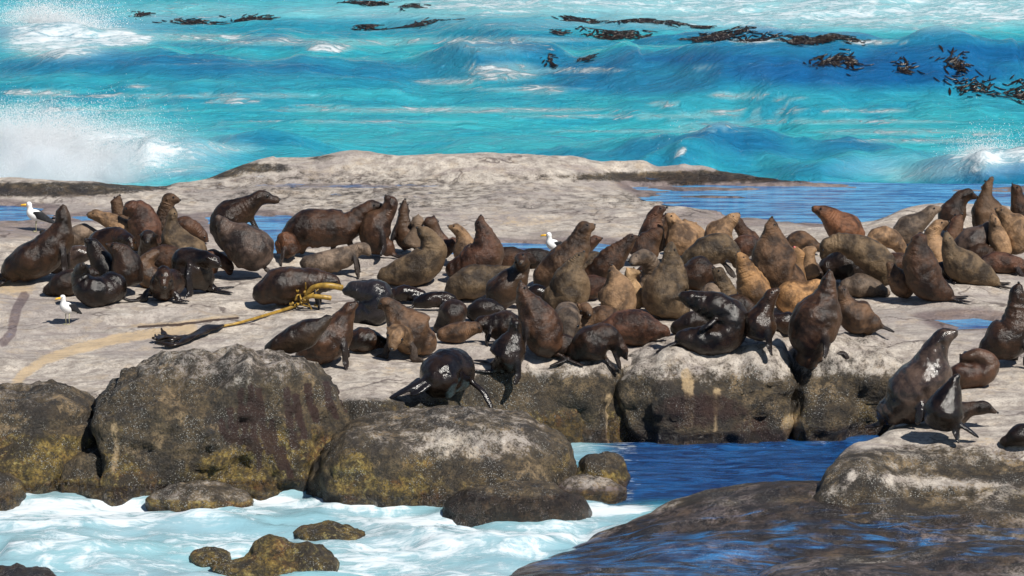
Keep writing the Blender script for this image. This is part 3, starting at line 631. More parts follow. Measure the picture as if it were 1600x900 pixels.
# ------------------------------------------------------------------ seals
PAL = dict(bk=(.018, .011, .008), dk=(.036, .019, .011), db=(.064, .033, .019), rb=(.078, .038, .024), rd=(.125, .058, .030), br=(.105, .063, .037), ol=(.115, .085, .053),
           tn=(.22, .145, .085), pt=(.36, .25, .14), gy=(.15, .118, .092), gw=(.080, .058, .048), gl=(.27, .16, .075), bl=(.016, .015, .020))
GROUP = 'fur seals crowded on the rock'
def limb(mb, pts, w, t, up=(0, 0, 1)):
    C = catmull(pts, 5); n = len(C); s = np.linspace(0, 1, n)
    wid = np.interp(s, [0, .3, .7, .92, 1], [.75, .9, 1.0, .8, .35])*w; th = np.interp(s, [0, .4, 1], [1.3, 1, .55])*t
    nr = np.repeat(np.asarray([up], float), n, 0)+1e-3
    mb.add(tube(C, wid, th, nr, 12)); return C
SEALS = []
def seal(label, gx, gy, col, wet, pts, ff=1, hf=1, face=1, limbs=(), mouth=0, vox=.016):
    """pts: (px, py, radius px, metres nearer the camera) hip -> back -> neck -> head -> nose"""
    P = [tuple(p)+(0,)*(4-len(p)) for p in pts]
    base = hit_px(gx, gy); Y0 = base[1]
    dep0 = (base-CAM)@np.array([0, cT, -sT])
    def wp(px, py, d=0.0):
        p = at_y(px, py, Y0-d); return p
    m = dep0/FPX   # metres per photo pixel here
    C = np.array([list(wp(p[0], p[1], p[3]))+[p[2]*m*(1.13 if i < len(P)-3 else (.98 if i < len(P)-2 else 1.04))] for i, p in enumerate(P)])
    # the rump must sit on the rock: add or lower the first point
    g0 = ground(C[0, 0], C[0, 1], base[2])
    gap = (C[0, 2]-C[0, 3])-g0
    if gap > .05:
        r = max(C[0, 3]*.95, .10)
        if gap > .7: g0 = C[0, 2]-C[0, 3]-.3
        C = np.vstack([[C[0, 0]-.03, C[0, 1]+.05, g0+r*.85, r], C])
    for i in range(len(C)-2):
        g = ground(C[i, 0], C[i, 1], base[2])
        if C[i, 2]-C[i, 3]*.8 < g: C[i, 2] = min(g+C[i, 3]*.8, C[i, 2]+.25)
    head, nose = C[-2], C[-1]; body = C[:-1]
    S = catmull(body, 7); xyz = S[:, :3]; r = np.maximum(S[:, 3], .03)
    hd = nose[:3]-xyz[0]; hz = np.array([hd[0], hd[1], 0]); hl = np.linalg.norm(hz); hz = hz/hl if hl > .12 else np.array([.3, -1, 0])
    T0 = xyz[3]-xyz[0]; T0 /= np.linalg.norm(T0)
    n0 = np.array([0, 0, 1.0]) if abs(T0[2]) < .7 else -hz
    if T0[2] < -.2 and abs(T0[2]) > .7: n0 = hz
    # tapered tail end
    ke = .35 if T0[2] > .6 else 1.0; ext = [xyz[0]-T0*r[0]*k*ke for k in (1.0, .75, .4)]; er = [r[0]*.25, r[0]*.62, r[0]*.9]
    xyz2 = np.vstack([ext, xyz]); r2 = np.concatenate([er, r])
    N, T = transport(xyz2, n0)
    wsc = np.interp(np.linspace(0, 1, len(r2)), [0, .3, .75, 1], [1.05, 1.08, .95, .92])
    mb = MB(); mb.add(tube(xyz2, r2*wsc, r2, N, 20))
    mb.add(uvsphere(xyz2[-1], r2[-1]*.97))
    # head
    R_ = head[3]; ax = nose[:3]-head[:3]; L = np.linalg.norm(ax)
    if L < 1.25*R_: ax = ax/max(L, 1e-6)*1.25*R_; L = 1.25*R_
    a = ax/L; dn = N[-1]-(N[-1]@a)*a; dn /= np.linalg.norm(dn)+1e-9; lat = np.cross(a, dn)
    s = np.array([-.25, 0, .22, .42, .6, .78, .92, 1.0]); rr = np.array([.80, .98, .97, .84, .62, .50, .42, .28])*R_
    hp = head[:3]+a*(s*L)[:, None]-dn*(R_*np.array([0, 0, 0, .03, .10, .16, .20, .22]))[:, None]
    mb.add(tube(hp, rr*np.array([.95, .98, 1, .96, .95, 1.02, 1.05, 1]), rr, np.repeat([dn], len(s), 0), 16))
    for sg in (-1, 1):
        mb.add(uvsphere(head[:3]+a*L*.86-dn*R_*.26+lat*sg*R_*.20, (R_*.27,)*3, 10, 6))          # muzzle pads
        e0 = head[:3]+a*L*.02+lat*sg*R_*.92+dn*R_*.12
        limb(mb, [e0, e0-a*R_*.25+lat*sg*R_*.16, e0-a*R_*.6+lat*sg*R_*.22-dn*R_*.1], max(R_*.13, .012), .010, dn)   # ear
    # fore flippers
    FL = []
    n = len(xyz); i = int(n*.66); P0 = xyz[i]; t0 = T[i+3]; v0 = -N[i+3]; l0 = np.cross(t0, N[i+3])
    if ff:
        for sg in (-1, 1):
            if ff == 2 and sg*l0[1] > 0 and abs(l0[1]) > .5: continue
            rt = P0+l0*sg*r[i]*.62+v0*r[i]*.25
            g = ground(rt[0], rt[1], base[2]); h = rt[2]-g
            out = np.array([l0[0]*sg, l0[1]*sg, 0]); out = out/(np.linalg.norm(out)+1e-6)
            f = np.array([t0[0], t0[1], 0])*.4
            if h > .42:
                g = rt[2]-.42
            wr = np.array([rt[0], rt[1], g+.035])+out*.09+f*.12
            tip = wr+out*.13+np.array([a[0], a[1], 0])*.05-f*.1; tip[2] = g+.02 if h <= .42 else g-.04
            q = [rt-(v0*.02), (rt*.45+wr*.55)+out*.04, wr, tip]
            FL.append(limb(mb, q, .052 if R_ > .06 else .038, .022, out*.2+np.array([0, 0, 1.0])*.0+f+1e-3 if h > .15 else (0, 0, 1)))
    if hf:
        bk = -np.array([T0[0], T0[1], 0]); bl_ = np.linalg.norm(bk)
        bk = bk/bl_ if bl_ > .25 else -hz
        sd_ = np.cross(bk, [0, 0, 1])
        p0 = xyz[0]+(0, 0, -r[0]*.45)
        for sg in (-1, 1):
            d = bk+sd_*sg*.45; d /= np.linalg.norm(d); k = min(1.0, r[0]/.12)
            q = [p0+bk*r[0]*.3, p0+d*(r[0]*.8+.06), p0+d*(r[0]*.8+.06+.20*k)]
            for j in (1, 2):
                gg = ground(q[j][0], q[j][1], base[2]); q[j][2] = max(gg, base[2]-.15)+.03
            FL.append(limb(mb, q, .048*k, .02))
    for lm in limbs:
        *q, w = lm; FL.append(limb(mb, [wp(*p) for p in q], w*m, .5*w*m if w < 5 else .022, (0, -.3, 1)))
    V, F, NN = remesh(mb, vox, 3, .5)
    # attributes from the nearest source point
    A = np.vstack([xyz2, hp]); al = np.concatenate([np.linspace(0, .86, len(xyz2)), .86+.14*np.clip(s, 0, 1)])
    ra = np.concatenate([r2, rr])
    d2 = np.linalg.norm(V[:, None, :]-A[None], axis=2)/ra[None]; jj = d2.argmin(1); dmin = d2[np.arange(len(V)), jj]
    wgt = 1/(d2**2+1e-3)**3; along = (wgt*al).sum(1)/wgt.sum(1)
    fl = np.zeros(len(V))
    if FL:
        FA = np.vstack([c[2:] for c in FL]); df = np.linalg.norm(V[:, None, :]-FA[None], axis=2).min(1)
        fl = sstep(.085, .05, df)*sstep(.95, 1.12, dmin)
    bel = ((V-A[jj])*(-np.vstack([N, np.repeat([dn], len(s), 0)])[jj])).sum(1)/ra[jj]
    V = V+NN*(.014*fbm((V-base)*6, 3, len(SEALS))+.0035*np.sin(along*75+3*fbm((V-base)*3, 2, 5))*sstep(.1, .5, fbm((V-base)*1.8+len(SEALS), 2, 9))*sstep(.86, .7, along))[:, None]*(1-fl)[:, None]
    o = mesh_obj('fur_seal', V, F, M_FUR, origin=base, attrs=dict(along=along, flipper=fl, belly=np.clip(bel, 0, 1)))
    kb = rng.uniform(.8, 1.25); o.color = tuple(x*kb for x in PAL[col])+(wet,)
    tag(o, label, 'seal', GROUP); SEALS.append(o)
    if face:
        for sg in (-1, 1):
            c = head[:3]+a*L*.44+lat*sg*R_*.70+dn*R_*.34-base
            v, f = uvsphere((0, 0, 0), (R_*.155,)*3, 10, 8); e = mesh_obj('eye', v, f, M_EYE, parent=o); e.location = c
        c = head[:3]+a*L*1.02-dn*R_*.14-base
        rot = np.array([a, lat, dn]); v, f = uvsphere((0, 0, 0), (R_*.17, R_*.24, R_*.17), 10, 8, rot); e = mesh_obj('nose', v, f, M_NOSE, parent=o); e.location = c
        if mouth:
            v, f = uvsphere((0, 0, 0), (R_*.5, R_*.26, R_*.14), 10, 8, rot); e = mesh_obj('open_mouth', v, f, M_MOUTH, parent=o); e.location = head[:3]+a*L*.80-dn*R_*.50-base
    return o

# each entry: label, contact pixel, coat, wetness, spine, options
D = dict
LIST = [
 # ---- left group
 ('dark brown seal with raised chin at the far left end of the left group', 60, 440, 'dk', .5, [(22, 420, 18), (45, 410, 27), (72, 394, 26), (92, 372, 21), (99, 350, 15), (98, 336, 10), (97, 321)], D(limbs=[((25, 425), (5, 432), (-14, 430), 7)])),
 ('small dark head peeping over the back of the far left seal', 80, 405, 'bk', .3, [(82, 390, 12), (76, 378, 11), (71, 368, 8), (66, 360)], D(ff=0, hf=0)),
 ('grey brown hump behind the far left seal and left of the tan headed seal', 130, 392, 'gy', .1, [(112, 374, 13), (130, 366, 15), (148, 369, 12), (158, 374, 8), (166, 378)], D(ff=0, hf=0, face=0)),
 ('tan headed seal looking left over the left group', 180, 395, 'tn', .05, [(212, 370, 15), (192, 358, 16), (172, 346, 13), (153, 337, 9.5), (137, 334)], D(ff=0, hf=0)),
 ('greyish seal at the very back of the left group with its face turned up', 188, 385, 'db', .1, [(196, 366, 14), (190, 345, 13), (185, 328, 11), (183, 316, 8.5), (187, 305)], D(ff=0, hf=0)),
 ('hunched chestnut backed seal behind the left group', 222, 398, 'rb', .3, [(232, 382, 18), (226, 355, 23), (217, 332, 21), (206, 325, 12), (193, 332)], D(ff=0, hf=0)),
 ('light brown seal with a round head turned right behind the left group', 264, 392, 'br', .1, [(266, 378, 18), (260, 354, 16), (258, 332, 12), (264, 311, 10.5), (281, 311)], D(ff=0)),
 ('olive seal pointing its nose straight up in the middle of the left group', 285, 415, 'ol', .05, [(300, 396, 22), (283, 388, 24), (272, 368, 19), (268, 348, 11), (269, 337, 8), (273, 325)], D(ff=0, hf=0)),
 ('dark seal slumped to the right behind the olive nose up seal', 298, 382, 'db', .4, [(276, 358, 12), (290, 352, 14), (305, 360, 13), (314, 369, 10), (323, 374)], D(ff=0, hf=0)),
 ('dark glossy seal with a bowed head below the tan headed seal', 180, 420, 'dk', .8, [(150, 395, 20), (166, 380, 21), (186, 374, 19, .1), (200, 374, 11, .25), (208, 386, 0, .4)], D(ff=0, hf=0)),
 ('ball shaped black seal curled tightly in the front of the left group', 148, 474, 'bk', .75, [(176, 448, 20), (163, 455, 20, .1), (143, 454, 22, .15), (128, 440, 17, .1), (127, 424, 12, .1), (132, 414, 0, .2)], D(ff=0)),
 ('dark seal lying flat left of the curled black ball shaped seal', 92, 462, 'dk', .4, [(76, 453, 9), (90, 447, 15), (110, 440, 18), (130, 432, 15), (142, 428, 10), (152, 425)], D(ff=0, hf=0, face=0)),
 ('shiny grey green wet seal squeezed beside the far left seal', 108, 432, 'gw', 1.0, [(84, 415, 11), (100, 405, 17), (120, 398, 16), (136, 396, 10), (146, 392)], D(ff=0, hf=0, face=0)),
 ('upright dark seal turned left above the curled black seal', 168, 455, 'bk', .6, [(180, 440, 20), (164, 418, 20), (152, 396, 17), (146, 382, 11), (136, 374)], D(ff=0, hf=0)),
 ('black seal with its back to the camera in the middle of the left group', 200, 462, 'dk', .45, [(202, 440, 20), (198, 418, 23), (190, 398, 18), (180, 388, 11), (170, 382)], D(ff=0, hf=0)),
 ('dark seal facing out of the left group with a small round face', 232, 420, 'bk', .5, [(236, 405, 17, -.2), (233, 388, 17), (231, 370, 12.5, .15), (230, 377, 0, .32)], D(ff=0, hf=0)),
 ('brown seal pressed between two black seals at the front of the left group', 226, 450, 'br', .5, [(236, 438, 17), (224, 424, 16), (230, 408, 13), (238, 400, 9), (247, 396)], D(ff=0, hf=0, face=0)),
 ('silver headed seal looking down at the front of the left group', 254, 471, 'dk', .85, [(268, 440, 18, -.25), (254, 447, 23), (256, 430, 14, .2), (259, 448, 0, .36)], D()),
 ('large wet black seal bent double at the right of the left group', 308, 458, 'bk', .9, [(325, 446, 13), (308, 428, 25), (290, 412, 22), (312, 404, 15, .1), (330, 408, 11, .2), (345, 414, 0, .25)], D(limbs=[((300, 440), (315, 450), (338, 447), 8)])),
 ('small rust brown head right of the bent double black seal', 352, 434, 'rb', .3, [(330, 405, 13), (344, 406, 12), (356, 414, 9.5), (362, 428)], D(ff=0, hf=0)),
 ('brown seal stretched out behind the front row of the left group', 265, 440, 'db', .1, [(232, 410, 14), (256, 404, 18), (280, 406, 18), (302, 412, 12), (316, 418)], D(ff=0, hf=0, face=0)),
 # ---- big pair and standing seal
 ('tall dark seal sitting with its long profile turned right', 372, 402, 'dk', .5, [(362, 382, 16), (350, 356, 20), (364, 337, 23), (388, 322, 17), (405, 309, 12), (436, 310)], D(ff=0, limbs=[((392, 340), (402, 362), (410, 384), 7)])),
 ('heavy grey seal with a tawny belly lying in front of the tall profile seal', 400, 434, 'gw', .45, [(408, 410, 21), (397, 394, 31), (375, 376, 28), (356, 362, 20), (346, 350, 11), (342, 340)], D(ff=0, face=0)),
 ('brown seal standing on all four flippers with its belly off the rock', 520, 400, 'db', .35, [(462, 370, 20), (480, 358, 27), (515, 356, 25), (545, 352, 22), (562, 336, 15), (577, 325, 11), (595, 318)], D(ff=0, hf=0, limbs=[((482, 372), (476, 385), (470, 398), 8), ((545, 368), (548, 385), (550, 397), 6), ((528, 366), (522, 384), (516, 396), 6)])),
 ('small reddish seal hunched under the rump of the standing seal', 455, 408, 'rd', .3, [(458, 394, 13), (447, 379, 17), (440, 382, 11), (434, 392)], D(hf=0)),
 ('dark seal twisting its head back beside the standing seal', 592, 402, 'db', .45, [(604, 386, 13), (588, 376, 20), (589, 352, 22), (604, 334, 15), (611, 318, 10), (604, 305)], D()),
 ('slender seal with its snout straight up right of the twisting seal', 634, 396, 'db', .4, [(645, 382, 13), (635, 368, 16), (630, 344, 12), (631, 326, 8.5), (633, 311)], D(limbs=[((630, 355), (626, 375), (632, 392), 5)])),
 ('grey brown seal with a pale muzzle looking right above the black sleeper', 545, 430, 'gy', .15, [(484, 412, 13), (512, 409, 16), (542, 400, 15), (556, 391, 11), (566, 388, 9.5), (580, 397)], D()),
 ('fat black seal asleep beside the yellow kelp knot', 450, 476, 'dk', .6, [(414, 456, 17), (436, 448, 26), (468, 443, 24), (500, 440, 19), (518, 440, 12), (532, 446)], D(hf=0)),
 ('olive grey seal sitting with its back to the camera near the shiny pups', 645, 445, 'ol', .05, [(604, 430, 13), (630, 425, 20), (658, 416, 25), (676, 394, 21), (671, 372, 15), (664, 364, 11), (652, 358)], D(ff=0)),
 ('grizzled head behind the olive grey seal', 650, 398, 'gy', .1, [(644, 382, 14), (650, 362, 12), (654, 347, 10.5), (645, 350)], D(ff=0, hf=0)),
 ('round russet head to the right of the grizzled head', 680, 398, 'rb', .3, [(690, 386, 12), (682, 366, 12), (674, 349, 12), (685, 357)], D(ff=0, hf=0)),
 ('tan seal lifting its face to the left beside the sharp nosed brown seal', 725, 418, 'tn', .05, [(732, 404, 17), (728, 386, 18), (722, 368, 12), (713, 358, 9), (701, 352)], D(ff=0, hf=0)),
 ('russet brown seal with a sharp upturned nose near the lone gull', 735, 440, 'rb', .25, [(712, 420, 15), (732, 414, 23), (758, 396, 27), (757, 368, 18), (752, 352, 10), (750, 337)], D(ff=0, hf=0)),
 ('reddish flank showing behind the tan left facing seal', 698, 412, 'rb', .2, [(688, 394, 12), (698, 384, 14), (706, 378, 9), (712, 374)], D(ff=0, hf=0, face=0)),
 ('olive seal lying flat on its side below the sharp nosed brown seal', 745, 470, 'ol', .15, [(716, 448, 19), (738, 441, 24), (768, 434, 20), (790, 428, 13), (804, 424)], D(ff=0, hf=0, face=0)),
 ('brown back lying between the sharp nosed seal and the lone gull', 790, 420, 'db', .1, [(776, 408, 12), (792, 402, 16), (810, 402, 15), (826, 404, 10), (836, 406)], D(ff=0, hf=0, face=0)),
 ('black seal lying along the water edge under the lone gull', 845, 418, 'bk', .3, [(815, 406, 12), (835, 404, 15), (858, 408, 14), (874, 412, 9), (884, 414)], D(ff=0, hf=0, face=0)),
 ('dark sitting seal whose face points at the camera left of the big brown seal', 790, 490, 'dk', .5, [(774, 474, 16), (786, 455, 23), (805, 436, 20), (815, 420, 15), (816, 405, 12, .12), (812, 411, 0, .3)], D(ff=0, hf=0)),
 ('big brown seal with its nose tipped up to the right beside the gull', 880, 450, 'br', .2, [(852, 434, 18), (876, 416, 24), (897, 393, 22), (906, 372, 16), (912, 358, 11), (928, 350)], D(ff=0, hf=0)),
 ('dark red snout poking out behind the big brown seal', 918, 412, 'rb', .2, [(906, 400, 13), (916, 386, 11), (927, 377, 9), (940, 371)], D(ff=0, hf=0)),
 ('pale seal flank resting below the big brown seal', 872, 445, 'gy', .1, [(852, 428, 12), (870, 416, 16), (888, 406, 12), (898, 402, 8), (906, 398)], D(ff=0, hf=0, face=0)),
 ('olive brown seal sitting upright in front of the big brown seal', 895, 492, 'ol', .1, [(868, 468, 20), (888, 460, 28), (894, 432, 25), (900, 413, 15), (905, 404, 10), (911, 393)], D(ff=0, hf=0)),
 ('dark seal with a pale pointed throat in the thick of the middle group', 848, 562, 'db', .4, [(866, 545, 16), (852, 528, 27), (838, 498, 27), (823, 470, 18), (817, 456, 10), (815, 440)], D()),
 ('rounded russet back left of the pale throated seal', 798, 482, 'rb', .35, [(786, 474, 13), (800, 459, 16), (812, 466, 11), (818, 474)], D(ff=0, hf=0, face=0)),
 ('wet dark back with a blue glint right of the pale throated seal', 842, 480, 'bk', .95, [(852, 474, 13), (840, 459, 16), (828, 462, 10), (822, 468)], D(ff=0, hf=0, face=0)),
 ('pale grey seal hanging its head down towards the camera', 885, 534, 'gy', .05, [(892, 500, 20, -.55), (887, 492, 22, -.25), (885, 500, 20, .1), (889, 533, 0, .35)], D(ff=0, hf=0)),
 ('brown seal with an arched neck right of the pale hanging head', 915, 525, 'br', .1, [(908, 510, 17), (914, 494, 15), (914, 484, 12), (920, 494, 0, .2)], D(ff=0, hf=0)),
 ('dark brown seal leaning right over the cleft between two cliff blocks', 925, 566, 'dk', .5, [(901, 550, 14), (921, 538, 26), (946, 530, 22), (962, 535, 13), (971, 545, 9.5), (981, 561)], D(ff=0, limbs=[((938, 548), (950, 565), (962, 580), 6), ((955, 540), (964, 560), (970, 578), 6)])),
 ('chestnut seal lying on its side at the edge of the middle cliff block', 990, 540, 'rb', .25, [(950, 516, 14), (972, 511, 22), (1000, 513, 25), (1022, 516, 18), (1034, 517, 10), (1044, 520)], D(ff=0, hf=0, face=0)),
 ('light tan seal sitting with its muzzle up in front of the curled wrinkled seal', 965, 505, 'tn', .05, [(952, 492, 18), (962, 477, 28), (964, 452, 25), (959, 433, 14), (957, 426, 9), (955, 415)], D(ff=0, hf=0)),
 ('small tan face looking up right behind the light tan sitting seal', 990, 490, 'pt', .05, [(996, 478, 12), (991, 456, 12), (985, 440, 10), (985, 428, 9.5), (1001, 424)], D(ff=0, hf=0)),
 ('curled wrinkled seal scratching its neck with its face towards us', 1000, 480, 'gy', .1, [(1000, 470, 16), (1013, 446, 14), (1020, 422, 14), (1008, 402, 13, .1), (993, 405, 10.5, .2), (986, 411, 0, .34)], D(ff=0, hf=0)),
 ('large grey olive seal with its nose up beside the tall black curled seal', 1045, 498, 'ol', .12, [(1064, 484, 15), (1040, 464, 33), (1046, 438, 27), (1049, 412, 20), (1048, 396, 11), (1051, 380)], D(ff=0, hf=0)),
 ('dark brown seal leaning back left of the wrinkled seal', 945, 450, 'db', .15, [(924, 432, 14), (948, 412, 19), (972, 389, 16), (984, 374, 10), (997, 367)], D(ff=0, hf=0)),
 ('plain dark rounded back left of the tall red brown seal', 1010, 415, 'db', .1, [(1004, 402, 20), (1010, 382, 22), (1020, 370, 14), (1026, 362)], D(ff=0, hf=0, face=0)),
 ('tall red brown seal craning its neck at the back of the middle group', 1018, 408, 'rb', .15, [(1014, 388, 18), (1018, 362, 17), (1021, 341, 13), (1027, 330, 10), (1041, 323)], D(ff=0, hf=0)),
 ('dark muzzled seal nose to nose with the tan seal in the back row', 1030, 405, 'db', .4, [(1028, 388, 14), (1031, 366, 13), (1034, 346, 10.5), (1043, 336, 0, .05)], D(ff=0, hf=0)),
 ('broad tan backed seal nuzzling the dark muzzled seal', 1070, 408, 'tn', .05, [(1070, 388, 22), (1064, 370, 24), (1056, 352, 14), (1050, 343, 10), (1042, 334)], D(ff=0, hf=0)),
 ('tan rump sticking out right of the nuzzling seal', 1088, 402, 'tn', .05, [(1084, 388, 17), (1088, 370, 18), (1078, 356, 12), (1070, 350)], D(ff=0, hf=0, face=0)),
 ('tan seal with dark streaked flank tilting its nose up in the back row', 1125, 405, 'tn', .1, [(1118, 390, 16), (1124, 368, 22), (1136, 352, 14), (1143, 344, 9.5), (1154, 333)], D(ff=0, hf=0)),
 ('dark sloping back right of the streaked tan seal', 1170, 395, 'db', .15, [(1182, 386, 10), (1170, 374, 13), (1160, 360, 11), (1155, 350, 8), (1150, 344)], D(ff=0, hf=0, face=0)),
 ('massive olive brown seal with nose to the sky in the middle of the back row', 1225, 468, 'br', .12, [(1238, 440, 20), (1217, 425, 31), (1208, 396, 30), (1206, 373, 21), (1204, 357, 11), (1208, 340)], D(ff=0, hf=0)),
 ('olive seal arching its back over a wet black flipper', 1118, 440, 'ol', .15, [(1078, 408, 13), (1098, 396, 20), (1124, 388, 21), (1142, 394, 17), (1150, 404, 10), (1152, 416)], D(ff=0, hf=0, face=0, limbs=[((1128, 408), (1138, 420), (1148, 434, .1), 7)])),
 ('dark chocolate seal lying beneath the arching olive seal', 1095, 455, 'dk', .3, [(1074, 432, 19), (1094, 428, 25), (1112, 432, 17), (1122, 440, 10), (1130, 446)], D(ff=0, hf=0, face=0)),
 ('maroon back between the arching olive seal and the massive brown seal', 1168, 410, 'rb', .2, [(1148, 392, 12), (1164, 385, 16), (1182, 386, 14), (1192, 392, 9), (1198, 398)], D(ff=0, hf=0, face=0)),
 ('small tan seal looking up left below the arching olive seal', 1132, 478, 'ol', .1, [(1136, 464, 15), (1131, 446, 15), (1124, 429, 10), (1115, 418)], D(ff=0, hf=0)),
 ('bright golden chested seal in the centre of the right crowd', 1180, 492, 'gl', .1, [(1184, 476, 20), (1179, 452, 24), (1168, 426, 18), (1160, 409, 11), (1155, 394)], D(ff=0, hf=0)),
 ('huge wet black seal folded in a loop at the edge of the cliff', 1115, 552, 'bk', .8, [(1072, 536, 15, .1), (1100, 532, 20, .12), (1132, 522, 25, .05), (1140, 500, 27), (1120, 482, 24), (1098, 474, 18), (1084, 468, 13), (1062, 464)], D(ff=0, limbs=[((1118, 500, .2), (1106, 508, .25), (1092, 517, .25), 6)])),
 ('flat black seal in the hollow of the looped black seal', 1085, 520, 'bk', .6, [(1060, 512, 11), (1080, 504, 16), (1102, 502, 15), (1118, 504, 9), (1126, 508)], D(ff=0, hf=0, face=0)),
 ('wet seal with a pointed snout just right of the looped black seal', 1192, 542, 'dk', .8, [(1184, 526, 20), (1188, 504, 23), (1195, 482, 16), (1203, 464, 10), (1215, 451)], D(hf=0)),
 ('big grizzled seal seen from behind, nose up, with hind flippers over the cliff edge', 1285, 556, 'db', .5, [(1266, 548, 19), (1267, 526, 32), (1279, 492, 34), (1291, 462, 21), (1294, 442, 12), (1294, 423)], D(hf=0, ff=2, limbs=[((1272, 556), (1295, 566), (1325, 574), 7), ((1290, 556), (1318, 552), (1326, 566), 7)])),
 ('rounded golden seal behind the big grizzled seal', 1245, 492, 'gl', .05, [(1222, 484, 15), (1238, 465, 24), (1262, 456, 19), (1274, 446, 10), (1284, 440)], D(ff=0, hf=0, face=0)),
 ('small brown seal with hind flippers spread to the right of the grizzled seal', 1340, 522, 'br', .3, [(1362, 505, 13), (1342, 496, 24), (1326, 484, 20), (1319, 468, 13), (1317, 458, 10), (1313, 446)], D(hf=0, ff=0, limbs=[((1365, 508), (1382, 512), (1398, 519), 5), ((1350, 515), (1362, 526), (1376, 532), 5)])),
 ('golden seal with a wide open pink mouth in the right crowd', 1245, 458, 'gl', .05, [(1242, 440, 16), (1244, 416, 13), (1247, 399, 9.5), (1240, 386)], D(ff=0, hf=0, mouth=1)),
 ('tan seal snapping back at the open mouthed golden seal', 1266, 448, 'tn', .1, [(1266, 430, 14), (1264, 410, 12), (1263, 396, 10), (1272, 388)], D(ff=0, hf=0)),
 ('chestnut seal at the water edge arching its neck to the left', 1320, 388, 'rd', .15, [(1340, 374, 15), (1322, 360, 24), (1303, 345, 21), (1287, 333, 11), (1271, 323)], D(ff=0, hf=0)),
 ('long grey olive seal draped over a black one with its face down left', 1375, 458, 'ol', .08, [(1383, 441, 14), (1376, 416, 22), (1350, 393, 22), (1318, 381, 17), (1294, 383, 12), (1283, 402)], D(ff=0, hf=0)),
 ('black wet seal sheltering under the long grey olive seal', 1322, 442, 'bk', .5, [(1298, 418, 18), (1322, 414, 24), (1344, 424, 18), (1354, 434, 10), (1362, 440)], D(ff=0, hf=0, face=0)),
 ('grey brown seal asleep under the black sheltering seal', 1348, 464, 'gy', .2, [(1326, 446, 12), (1345, 446, 18), (1368, 450, 14), (1380, 454, 9), (1390, 457)], D(ff=0, hf=0, face=0)),
 ('small charcoal seal wedged left of the black sheltering seal', 1268, 445, 'gw', .3, [(1260, 432, 12), (1268, 422, 14), (1278, 428, 9), (1284, 434)], D(ff=0, hf=0, face=0)),
 ('tan brown arched seal with dark flippers behind the long grey olive seal', 1388, 405, 'tn', .15, [(1362, 380, 12), (1380, 371, 15), (1398, 378, 14), (1408, 388, 9), (1412, 396)], D(ff=0, hf=0, face=0, limbs=[((1392, 388), (1402, 384), (1412, 376), 5)])),
 ('grey brown seal with an alert head facing right over the blue pool', 1425, 385, 'gy', .1, [(1408, 368, 16), (1424, 354, 18), (1442, 341, 13), (1453, 331, 9.5), (1470, 323)], D(ff=0, hf=0)),
 ('column like seal with its dark back to us and a spread rump', 1450, 470, 'db', .25, [(1476, 456, 13), (1452, 444, 24), (1438, 416, 25), (1435, 392, 20), (1435, 379, 13), (1442, 366, 0, -.15)], D(ff=0)),
 ('brown rump squeezed left of the column like seal', 1402, 468, 'br', .2, [(1422, 462, 8), (1412, 448, 16), (1400, 430, 16), (1394, 420, 9), (1390, 412)], D(ff=0, hf=0, face=0)),
 ('tan bellied seal gazing right above the column like seal', 1460, 425, 'tn', .15, [(1462, 408, 19), (1459, 385, 18), (1457, 366, 13), (1465, 353, 9.5), (1482, 345)], D(ff=0, hf=0)),
 ('olive seal pointing a thin nose up with its tail stretched right', 1505, 442, 'ol', .05, [(1552, 438, 9), (1532, 428, 18), (1503, 414, 24), (1486, 395, 17), (1480, 379, 9), (1480, 362)], D(ff=0)),
 ('black pup with shiny flippers under the olive pointed seal', 1474, 440, 'bk', .8, [(1462, 428, 9), (1472, 422, 12), (1484, 428, 10), (1492, 434, 7), (1498, 438)], D(hf=0, face=0)),
 ('dark seal bending its neck right at the top of the right pile', 1490, 372, 'dk', .3, [(1482, 356, 16), (1489, 334, 19), (1498, 315, 14), (1509, 305, 11), (1528, 306)], D(ff=0, hf=0)),
 ('highest seal of the right pile with its nose straight up', 1545, 372, 'br', .2, [(1546, 352, 21), (1543, 326, 21), (1541, 306, 13), (1543, 293, 9.5), (1550, 277)], D(ff=0, hf=0)),
 ('brown seal cut by the right edge at the top of the pile', 1598, 378, 'db', .1, [(1606, 356, 20), (1598, 328, 17), (1590, 308, 11), (1588, 298, 9), (1583, 287)], D(ff=0, hf=0)),
 ('reddish throat rising under the bending dark seal', 1494, 395, 'rb', .1, [(1488, 380, 14), (1492, 360, 14), (1496, 345, 10), (1502, 335)], D(ff=0, hf=0)),
 ('slim tan seal with its snout up in the middle of the right pile', 1560, 412, 'tn', .1, [(1566, 396, 14), (1560, 374, 14), (1555, 356, 11), (1553, 347, 8.5), (1551, 335)], D(ff=0, hf=0)),
 ('dark grey seal lying across the heart of the right pile', 1520, 405, 'gw', .5, [(1500, 388, 15), (1520, 378, 21), (1536, 366, 17), (1545, 356, 10), (1550, 348)], D(ff=0, hf=0, face=0)),
 ('wide tan seal at the right edge leaning towards its neighbour', 1590, 408, 'tn', .1, [(1592, 386, 22), (1584, 358, 24), (1573, 342, 14), (1566, 333, 9.5), (1557, 326)], D(ff=0, hf=0)),
 ('dark brown seal sprawled at the foot of the right pile', 1570, 428, 'rb', .2, [(1542, 412, 12), (1564, 410, 15), (1588, 414, 14), (1602, 419, 9), (1614, 424)], D(hf=0)),
 ('shaded dark back behind the foot of the right pile', 1535, 412, 'dk', .2, [(1515, 400, 12), (1534, 396, 16), (1552, 402, 12), (1560, 408, 8), (1566, 412)], D(ff=0, hf=0, face=0)),
